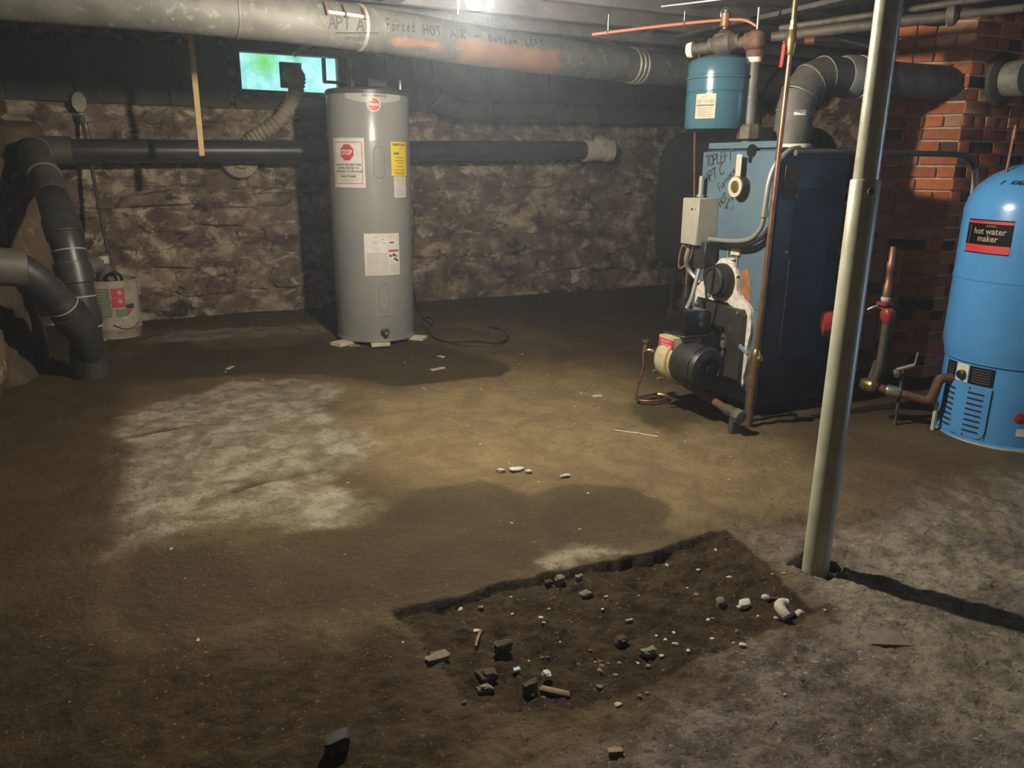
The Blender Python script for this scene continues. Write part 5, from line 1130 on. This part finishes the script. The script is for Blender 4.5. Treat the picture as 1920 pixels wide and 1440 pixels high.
t = MB(); F = tmap(173.5, .0015); t.grid(lambda u, v: F(u, v), 12, 1, -w / 2, w / 2, .822, .962); lb_ = obj('maker_label', t, m_red_print, tk, label='red and black label reading hot water maker')
t = MB(); F = tmap(173.5, .0025); t.grid(lambda u, v: F(u, v), 12, 1, -w / 2, w / 2, .858, .945); t.grid(lambda u, v: F(u, v), 12, 1, -w / 2, w / 2, .957, .962); t.grid(lambda u, v: F(u, v), 12, 1, -w / 2, w / 2, .822, .826); obj('black_field', t, m_black_gloss, lb_)
t = MB(); F = tmap(173.5, .0035); print_text(t, 'hot water', .036, .012, .903, F, bold=.0006); print_text(t, 'maker', .036, .01, .873, F, bold=.0006); print_text(t, 'AMTROL', .012, .02, .932, F)
bar(t, -w / 2 + .022, .9, .002, .075, F); obj('lettering', t, M('dull_tan_print', (.34, .29, .22), rough=.6), lb_)
t = MB(); print_text(t, 'APT C', .035, 0, 0, lambda u, v: (0, 0, 0)) if False else None
hwm = MB(); scrawl(hwm, 'FURNACE', .028, -.1, 0, lambda u, v: (TC[0] + (.245 - v * .9) * math.cos(rad(-165) + u / .24), TC[1] + (.245 - v * .9) * math.sin(rad(-165) + u / .24), 1.102 + v * .62 + .003), .006); obj('handwriting', hwm, m_ink, tk)
def bmap(deg, off=.001): return cylmap(TC, TB, rad(deg), off)
# control strip
F = bmap(170.5, .002)
t = MB(); F0 = bmap(155, .0015); t.grid(lambda u, v: F0(u, v), 5, 1, -.032, .032, .265, .338); k1_ = obj('warning_plate', t, m_black_gloss, tk)
t = MB(); F1 = bmap(155, .0025)
for k in range(5): bar(t, 0, .325 - .012 * k, .045, .003, F1)
obj('fine_print', t, m_faint, k1_)
t = MB(); F0 = bmap(170, .0015); t.grid(lambda u, v: F0(u, v), 4, 1, -.03, .03, .262, .34); k2_ = obj('thermostat_plate', t, m_cream, tk)
dirn = Vector((math.cos(rad(171)), math.sin(rad(171)), 0)); t = MB(); t.lathe([(.02, 0), (.02, .016), (.014, .02)], Vector((*TC, .292)) + dirn * TB, 18, dirn); obj('dial', t, m_black, k2_)
t = MB(); F0 = bmap(189, .0015); t.grid(lambda u, v: F0(u, v), 6, 1, -.052, .052, .26, .34); k3_ = obj('instruction_plate', t, m_black_gloss, tk)
t = MB(); F1 = bmap(189, .0025)
for k in range(6): bar(t, 0, .328 - .011 * k, .075, .003, F1)
obj('fine_print', t, m_faint, k3_)
F2_ = bmap(178, .003)
pw = rad(57) * TB
t = MB(); F0 = bmap(172, .003); t.grid(lambda u, v: F0(u, v), 14, 2, -pw / 2, pw / 2, .022, .252); gpn = obj('vent_panel', t, m_tank_blue, tk)
t = MB(); t.tube([F0(pw / 2, .25), F0(pw / 2, .20), F0(pw / 2, .06), F0(pw / 2 - .006, .035), F0(pw / 2 - .02, .024), F0(.0, .022), F0(-pw / 2 + .02, .022)], .0025, 6); obj('panel_edge', t, m_navy_print, gpn)
for col, (dg, ww) in enumerate(((159, .062), (187.5, .062))):
    for k in range(8):
        z = .222 - .0245 * k; F1 = bmap(dg, .0042); t = MB(); bar(t, 0, z, ww, .0085, F1, 8)
        for e in (-ww / 2, ww / 2): disc(t, [(e + .00425 * math.cos(PI * q / 5), z + .00425 * math.sin(PI * q / 5)) for q in range(10)], e, z, F1, 1)
        obj('vent_slot', t, m_black, gpn)
for dg, z in ((156, .243), (181, .243), (156, .034), (181, .03)):
    dirn = Vector((math.cos(rad(dg)), math.sin(rad(dg)), 0)); t = MB(); t.lathe([(.004, 0), (.003, .005)], Vector((*TC, z)) + dirn * (TB + .003), 8, dirn); obj('screw', t, m_navy_print, gpn)
dirn = Vector((math.cos(rad(-136)), math.sin(rad(-136)), 0)); t = MB(); t.lathe([(.012, 0), (.012, .03), (.024, .032), (.024, .045), (.008, .05)], Vector((*TC, .155)) + dirn * TB, 8, dirn); obj('drain_knob', t, m_redpaint, tk)
F0 = bmap(-131, .0015); t = MB(); t.grid(lambda u, v: F0(u, v), 4, 1, -.02, .02, .065, .10); obj('paper_sticker', t, m_paper, tk)
# feet blocks below tank
for kk, (dg, lab) in enumerate(((-178, 'brown wood block under left edge of the blue tank'),)):
    c = (TC[0] + .25 * math.cos(rad(dg)), TC[1] + .25 * math.sin(rad(dg))); t = MB(); t.box((c[0], c[1], -.018), (.07, .09, .03), .003); tag(obj('wood_block', t, m_woodchip, loc=(c[0], c[1], -.03)), lab, 'block')
tt = thing('tank_tube', (3.4, 2.6, 1.22), 'thin dark tube from the boiler top bending down behind the blue tank', 'tube')
t = MB(); t.tube(smooth_path([(2.60, 2.62, 1.225), (2.92, 2.60, 1.232), (3.3, 2.60, 1.234), (3.60, 2.60, 1.234), (3.70, 2.60, 1.225), (3.765, 2.60, 1.18), (3.79, 2.60, 1.09), (3.79, 2.58, .9)], 8), .0135, 12); obj('tube', t, m_galv_dark, tt)
t = MB(); t.tube([(3.772, 2.597, 1.17), (3.788, 2.599, 1.10), (3.79, 2.595, 1.0)], .0145, 12); obj('pale_end', t, m_pvc, tt)
ct = thing('tank_copper_pipe', (3.30, 2.16, 1.14), 'thin copper pipe rising from the top of the blue tank', 'pipe')
t = MB(); t.tube([(3.31, 2.14, 1.13), (3.31, 2.135, 1.34)], .006, 8); t.lathe([(.009, 0), (.009, .03)], (3.31, 2.135, 1.29), 8); obj('pipe', t, m_copper_old, ct)

# ================================================================== CIRCULATOR GROUP
cp = thing('circulator', (3.01, 2.4, .3), 'red and black circulator pump with copper riser between boiler and blue tank', 'pump')
t = MB(); t.lathe([(.016, .60), (.018, .61), (.018, .66), (.014, .665), (.014, .72), (.017, .725), (.017, .76), (.0135, .765), (.0135, .83)], (3.013, 2.395, 0), 14); obj('brass_riser', t, m_copper_old, cp)
t = MB(); t.lathe([(.018, .585), (.022, .59), (.022, .605)], (3.013, 2.395, 0), 14); obj('white_washer', t, m_pvc, cp)
t = MB(); t.box((3.01, 2.395, .575), (.055, .055, .018), .004); t.lump((3.02, 2.38, .525), (.03, .032, .04), 9, .8, .06, 3); obj('red_flange', t, m_redpaint, cp)
t = MB(); t.lathe([(.05, 0), (.062, .01), (.062, .11), (.045, .12)], (2.95, 2.45, .47), 24, (-.6, .5, 0)); obj('motor', t, m_black, cp)
t = MB(); t.lathe([(.055, 0), (.06, .01), (.058, .05), (.03, .06)], (2.855, 2.525, .47), 24, (-.6, .5, 0)); obj('red_end_bell', t, m_redpaint, cp)
t = MB(); t.tube([(3.02, 2.38, .50), (3.02, 2.38, .30), (3.01, 2.395, .2)], .02, 14); obj('drop_pipe', t, m_iron, cp)
t = MB(); t.tube(smooth_path([(2.97, 2.45, .54), (3.0, 2.42, .56), (3.03, 2.40, .53)], 5), .006, 8); obj('wire_whip', t, m_steel, cp)
rt = thing('return_line', (3.09, 2.3, .15), 'rusty brown return pipe with brass tee low beside the blue tank', 'pipe')
t = MB(); t.tube([(3.01, 2.40, .31), (3.005, 2.41, .22)], [.008, .014], 10); obj('drain_cock', t, m_iron, rt)
t = MB(); t.lump((3.0, 2.41, .19), (.035, .045, .03), 5, .8, .08, 3); obj('brass_tee', t, m_brass, rt)
t = MB(); t.tube([(3.01, 2.40, .185), (3.09, 2.30, .165), (3.16, 2.215, .145), (3.175, 2.20, .15)], .019, 14); obj('lower_pipe', t, m_rust_iron, rt)
t = MB(); t.lathe([(.024, -.03), (.026, -.025), (.026, .025), (.024, .03)], (3.065, 2.33, .172), 12, (.6, -.75, -.15)); obj('union', t, m_steel, rt)
t = MB(); t.tube(smooth_path([(3.16, 2.215, .145), (3.175, 2.205, .18), (3.185, 2.20, .235), (3.20, 2.19, .255), (3.26, 2.15, .255)], 5), .021, 14); obj('rising_elbow', t, m_rust_iron, rt)
t = MB(); t.tube([(3.20, 2.20, .14), (3.20, 2.20, -.01)], .01, 8); obj('prop', t, m_pvc, rt)
hb = thing('hose_bibb', (3.1, 2.31, .29), 'small silver hose bibb low in the dark beside the blue tank', 'valve')
t = MB(); t.tube([(3.08, 2.34, .27), (3.13, 2.29, .30)], .01, 10); t.lathe([(.014, 0), (.014, .03)], (3.08, 2.34, .265), 10, (-.5, -.6, -.4)); obj('body', t, m_steel, hb)
t = MB(); t.tube([(3.13, 2.29, .30), (3.135, 2.285, .36)], .005, 8); obj('stem', t, m_steel, hb)
obj('support_leg', MB().tube([(3.1, 2.32, .28), (3.1, 2.32, -.01)], .008, 8), m_iron, hb)

# ================================================================== LOOSE THINGS ON THE FLOOR
def lay(name, mb_fn, x, y, mat, label, cat, group=None, sink=.3, h=.01):
    t = MB(); z = gz(x, y); mb_fn(t, x, y, z + h * (1 - sink)); o = obj(name, t, mat, loc=(x, y, z)); return tag(o, label, cat, group)
elb = smooth_path([(1.447, 1.315, .006), (1.447, 1.33, .012), (1.455, 1.352, .016), (1.475, 1.362, .014), (1.488, 1.355, .012)], 5)
z = gz(1.465, 1.34)
tag(obj('plastic_elbow', MB().tube([(p[0], p[1], p[2] + z + .008) for p in elb], .0145, 12), m_chip, loc=(1.465, 1.34, z)), 'bent white plastic piece lying at right corner of the dirt pit', 'fitting')
lay('pebble', lambda t, x, y, z: t.lump((x, y, z), (.017, .011, .008), 31, .9, .15), 1.512, 1.335, m_chip, 'white pebble just right of the bent white plastic piece', 'stone')
lay('pebble', lambda t, x, y, z: t.lump((x, y, z), (.014, .007, .006), 32, .8, .2), 1.492, 1.34, m_chip, 'flat white chip touching the bent white plastic piece', 'stone')
bt = thing('bolt', (1.50, 1.44, gz(1.5, 1.44)), 'dark bolt with round pale head in the dirt near the post', 'bolt')
z = gz(1.5, 1.44); t = MB(); t.lump((1.495, 1.443, z + .008), (.012, .012, .01), 41, .95, .05); obj('head', t, m_chip, bt); t = MB(); t.cyl((1.50, 1.44, z + .006), (1.535, 1.418, z + .005), .006, 10); obj('shank', t, m_rust_iron, bt)
lay('pebble', lambda t, x, y, z: t.lump((x, y, z), (.014, .014, .016), 33, .8, .2), 1.352, 1.466, m_pebble, 'upright pale grey pebble in the right half of dirt pit', 'stone')
lay('pebble', lambda t, x, y, z: t.lump((x, y, z), (.022, .014, .01), 34, .8, .2), 1.408, 1.43, m_chip, 'flat white stone chip between the upright pebble and dark bolt', 'stone')
# flat brick set in the floor
x_, y_ = 1.612, 1.143; z = gz(x_, y_)
tag(obj('paving_brick', MB().box((x_, y_, z - .005), (.105, .07, .022), .004, R=Matrix.Rotation(rad(-27), 3, 'Z'), jit=.002), M('floor_brick_brown', (.19, .15, .115), (.14, .11, .085), 30, rough=.9, bump=.3), loc=(x_, y_, z)), 'brown brick lying flush in the concrete floor below the post', 'brick')
# black debris and wood chips in the foreground
x_, y_ = .247, 1.325; z = gz(x_, y_)
bd_ = thing('black_block', (x_, y_, z), 'small broken black plastic block in the left foreground', 'debris')
obj('block', MB().lump((x_, y_, z + .016), (.026, .018, .018), 61, .45, .12), m_oil, bd_, ang=20)
obj('flap', MB().box((x_ - .012, y_ - .012, z + .012), (.03, .012, .012), .002, R=Matrix.Rotation(rad(35), 3, 'Z')), m_oil, bd_)
lay('wood_chip', lambda t, x, y, z: t.box((x, y, z), (.03, .016, .006), .001, R=Matrix.Rotation(rad(-20), 3, 'Z'), jit=.002), .763, 1.091, m_woodchip, 'small brown wood chip at bottom centre of the floor', 'wood chip', h=.006)
lay('paint_flake', lambda t, x, y, z: t.box((x, y, z), (.10, .03, .004), .001, R=Matrix.Rotation(rad(15), 3, 'Z'), jit=.004), 1.491, 4.151, m_chip, 'long white paint flake on the dark stain before the water heater', 'debris', h=.006)
lay('paint_flake', lambda t, x, y, z: t.box((x, y, z), (.035, .05, .004), .001, R=Matrix.Rotation(rad(25), 3, 'Z'), jit=.004), 1.62, 4.44, m_chip, 'short white paint flake behind the long flake near the water heater', 'debris', h=.006)
lay('paint_flake', lambda t, x, y, z: t.box((x, y, z), (.07, .018, .004), .001, R=Matrix.Rotation(rad(55), 3, 'Z'), jit=.003), .388, 4.662, m_chip, 'pale sliver on the dark floor between bucket and water heater', 'debris', h=.006)
lay('paint_flake', lambda t, x, y, z: t.box((x, y, z), (.05, .03, .005), .001, R=Matrix.Rotation(rad(-10), 3, 'Z'), jit=.004), 2.07, 3.30, m_chip, 'white flake on tan floor left of the oil burner', 'debris', h=.006)
for (x_, y_, sx, sy, lab) in ((1.235, 2.542, .026, .017, 'largest white chip of the trio at the centre of the floor'), (1.179, 2.56, .016, .012, 'left white chip of the trio at the centre of the floor'), (1.270, 2.50, .012, .01, 'small right white chip of the trio at the centre of the floor'), (1.37, 2.39, .018, .008, 'thin white chip alone right of the white chip trio')):
    lay('stone_chip', lambda t, x, y, z: t.lump((x, y, z), (sx, sy, .007), int(x_ * 1000), .8, .25), x_, y_, m_chip, lab, 'stone')
t = MB(); pts = [(1.86, 2.80), (1.89, 2.76), (1.93, 2.72), (1.95, 2.68), (1.985, 2.64)]
t.tube([(a, b, gz(a, b) + .003) for a, b in pts], .004, 6); tag(obj('paint_drip', t, m_chip, loc=(1.91, 2.72, 0)), 'thin white streak of dried paint on floor before the boiler', 'debris')
# debris in the pit
big = (('stone', .998, 1.755, (.026, .018, .018), m_pebble, 'rounded grey stone against the far broken edge of the dirt pit', 'stone'),
       ('stone', 1.03, 1.662, (.024, .016, .014), m_pebble, 'grey stone in the dirt just below the rounded edge stone', 'stone'),
       ('stone', .965, 1.76, (.017, .014, .012), m_clod, 'brown stone left of the rounded stone at far pit edge', 'stone'),
       ('stone', 1.06, 1.75, (.018, .012, .012), m_pebble, 'small grey stone right of the rounded stone at far pit edge', 'stone'),
       ('clod', .695, 1.497, (.032, .018, .018), m_clod, 'dark tilted shard of earth in left half of the dirt pit', 'debris'),
       ('clod', 1.025, 1.348, (.03, .018, .014), m_pebble, 'grey brown stone lying alone right of centre in the pit', 'stone'),
       ('clod', .625, 1.43, (.034, .03, .02), m_clod, 'large brown concrete lump in the left hollow of pit', 'debris'),
       ('clod', .60, 1.385, (.026, .016, .014), m_pebble, 'blocky brown brick fragment at lower left of dirt pit', 'debris'),
       ('clod', .54, 1.53, (.04, .02, .012), m_pebble, 'flat tan stone sliver at the left rim of pit', 'stone'),
       ('clod', .755, 1.375, (.014, .018, .016), m_chip, 'upright white stone chip beside the brown stick in pit', 'stone'),
       ('clod', .69, 1.335, (.028, .018, .02), m_clod, 'dark lump of earth at left end of the stick in pit', 'debris'),
       ('clod', 1.0, 1.43, (.022, .02, .014), m_clod, 'dark earth clod behind the lone grey brown stone in pit', 'debris'))
for k, (nm, x_, y_, d, mt, lab, cat) in enumerate(big):
    lay(nm, lambda t, x, y, z: t.lump((x, y, z), [q * .66 for q in d], 700 + k, .55, .2, 3), x_, y_, mt, lab, cat, sink=.25, h=d[2])
lay('wood_stick', lambda t, x, y, z: t.box((x, y, z), (.07, .016, .012), .003, R=Matrix.Rotation(rad(-38), 3, 'Z') @ Matrix.Rotation(rad(6), 3, 'Y'), jit=.002), .745, 1.315, m_woodchip, 'short brown stick lying at the near edge of dirt pit', 'wood')
lay('twig', lambda t, x, y, z: t.tube([(x - .02, y - .03, z), (x, y, z + .004), (x + .02, y + .03, z)], .004, 6), .67, 1.59, m_woodchip, 'thin straight twig in the upper left of the dirt pit', 'wood')
lay('glass_shard', lambda t, x, y, z: t.box((x, y, z), (.018, .014, .004), .001, jit=.002), .70, 1.425, M('blue_glass', (.35, .55, .6), rough=.1), 'small pale blue glass shard in the left hollow of pit', 'glass')
lay('glass_shard', lambda t, x, y, z: t.box((x, y, z), (.022, .008, .004), .001, jit=.001), 1.07, 1.50, M('blue_plastic', (.25, .33, .45), rough=.4), 'thin blue grey plastic sliver near middle of the pit', 'debris')
# many alike white pebbles
pm = []
for k in range(5): 
    o = obj('pebble', MB().lump((0, 0, 0), (1, .8, .6), 800 + k, .8, .2), m_chip if k < 3 else m_pebble, loc=(0, 0, 0)); pm.append(o)
r = random.Random(12); n = 0
spots = []
while n < 62:
    x_ = r.uniform(.5, 1.62); y_ = r.uniform(1.2, 1.8)
    d = float(inside(np.array([x_]), np.array([y_]), PIT)[0])
    if d < -.03 or r.random() > (1.0 if y_ < 1.42 else .4): continue
    spots.append((x_, y_)); n += 1
for (x_, y_) in spots:
    o = pm[r.randrange(5)].copy(); s = r.uniform(.0035, .0085) * (1.25 if r.random() < .2 else 1); o.scale = (s, s, s); o.rotation_euler = (0, 0, r.uniform(0, 6)); o.name = 'pebble'
    o.location = (x_, y_, gz(x_, y_) + s * .25); COL.objects.link(o); tag(o, 'small pale pebble scattered in the dirt of the broken floor pit', 'stone', 'pale pebbles in the dirt pit')
r = random.Random(15); n = 0
while n < 44:
    x_ = r.uniform(-.2, 3.0); y_ = r.uniform(.8, 4.6)
    if float(inside(np.array([x_]), np.array([y_]), PIT)[0]) > -.03 or (x_ > 2.2 and y_ > 2.4) or x_ > y_ * 1.6 or x_ < -.12 * y_: continue
    o = pm[r.randrange(3)].copy(); s = r.uniform(.0022, .0045) * (.7 + y_ * .22); o.scale = (s * 1.3, s, s); o.rotation_euler = (0, 0, r.uniform(0, 6)); o.name = 'paint_chip'
    o.location = (x_, y_, gz(x_, y_) + s * .25); COL.objects.link(o); tag(o, 'tiny white chip lying loose on the concrete floor', 'debris', 'white chips on the concrete floor'); n += 1
for o in pm: bpy.data.objects.remove(o)
# gravel too small to pick apart
g = MB(); r = random.Random(3); n = 0
while n < 900:
    x_ = r.uniform(.45, 2.2); y_ = r.uniform(.85, 1.85)
    d = float(inside(np.array([x_]), np.array([y_]), PIT)[0])
    if d < 0 and r.random() > .22: continue
    s = r.uniform(.0015, .0045); z = gz(x_, y_); a = r.uniform(0, 6)
    q = [(x_ + s * math.cos(a + k * 2.1) * r.uniform(.7, 1.3), y_ + s * math.sin(a + k * 2.1) * r.uniform(.7, 1.3), z - .001) for k in range(3)]
    g.add(q + [(x_, y_, z + s)], [(0, 1, 3), (1, 2, 3), (2, 0, 3), (2, 1, 0)]); n += 1
go = obj('gravel', g, m_pebble); go['kind'] = 'stuff'; tag(go, 'fine gravel and grit scattered over the dirt pit', 'gravel')

for o in bpy.data.objects:
    if o.name.split('.')[0] in ('fine_print', 'pictogram'): o['kind'] = 'stuff'
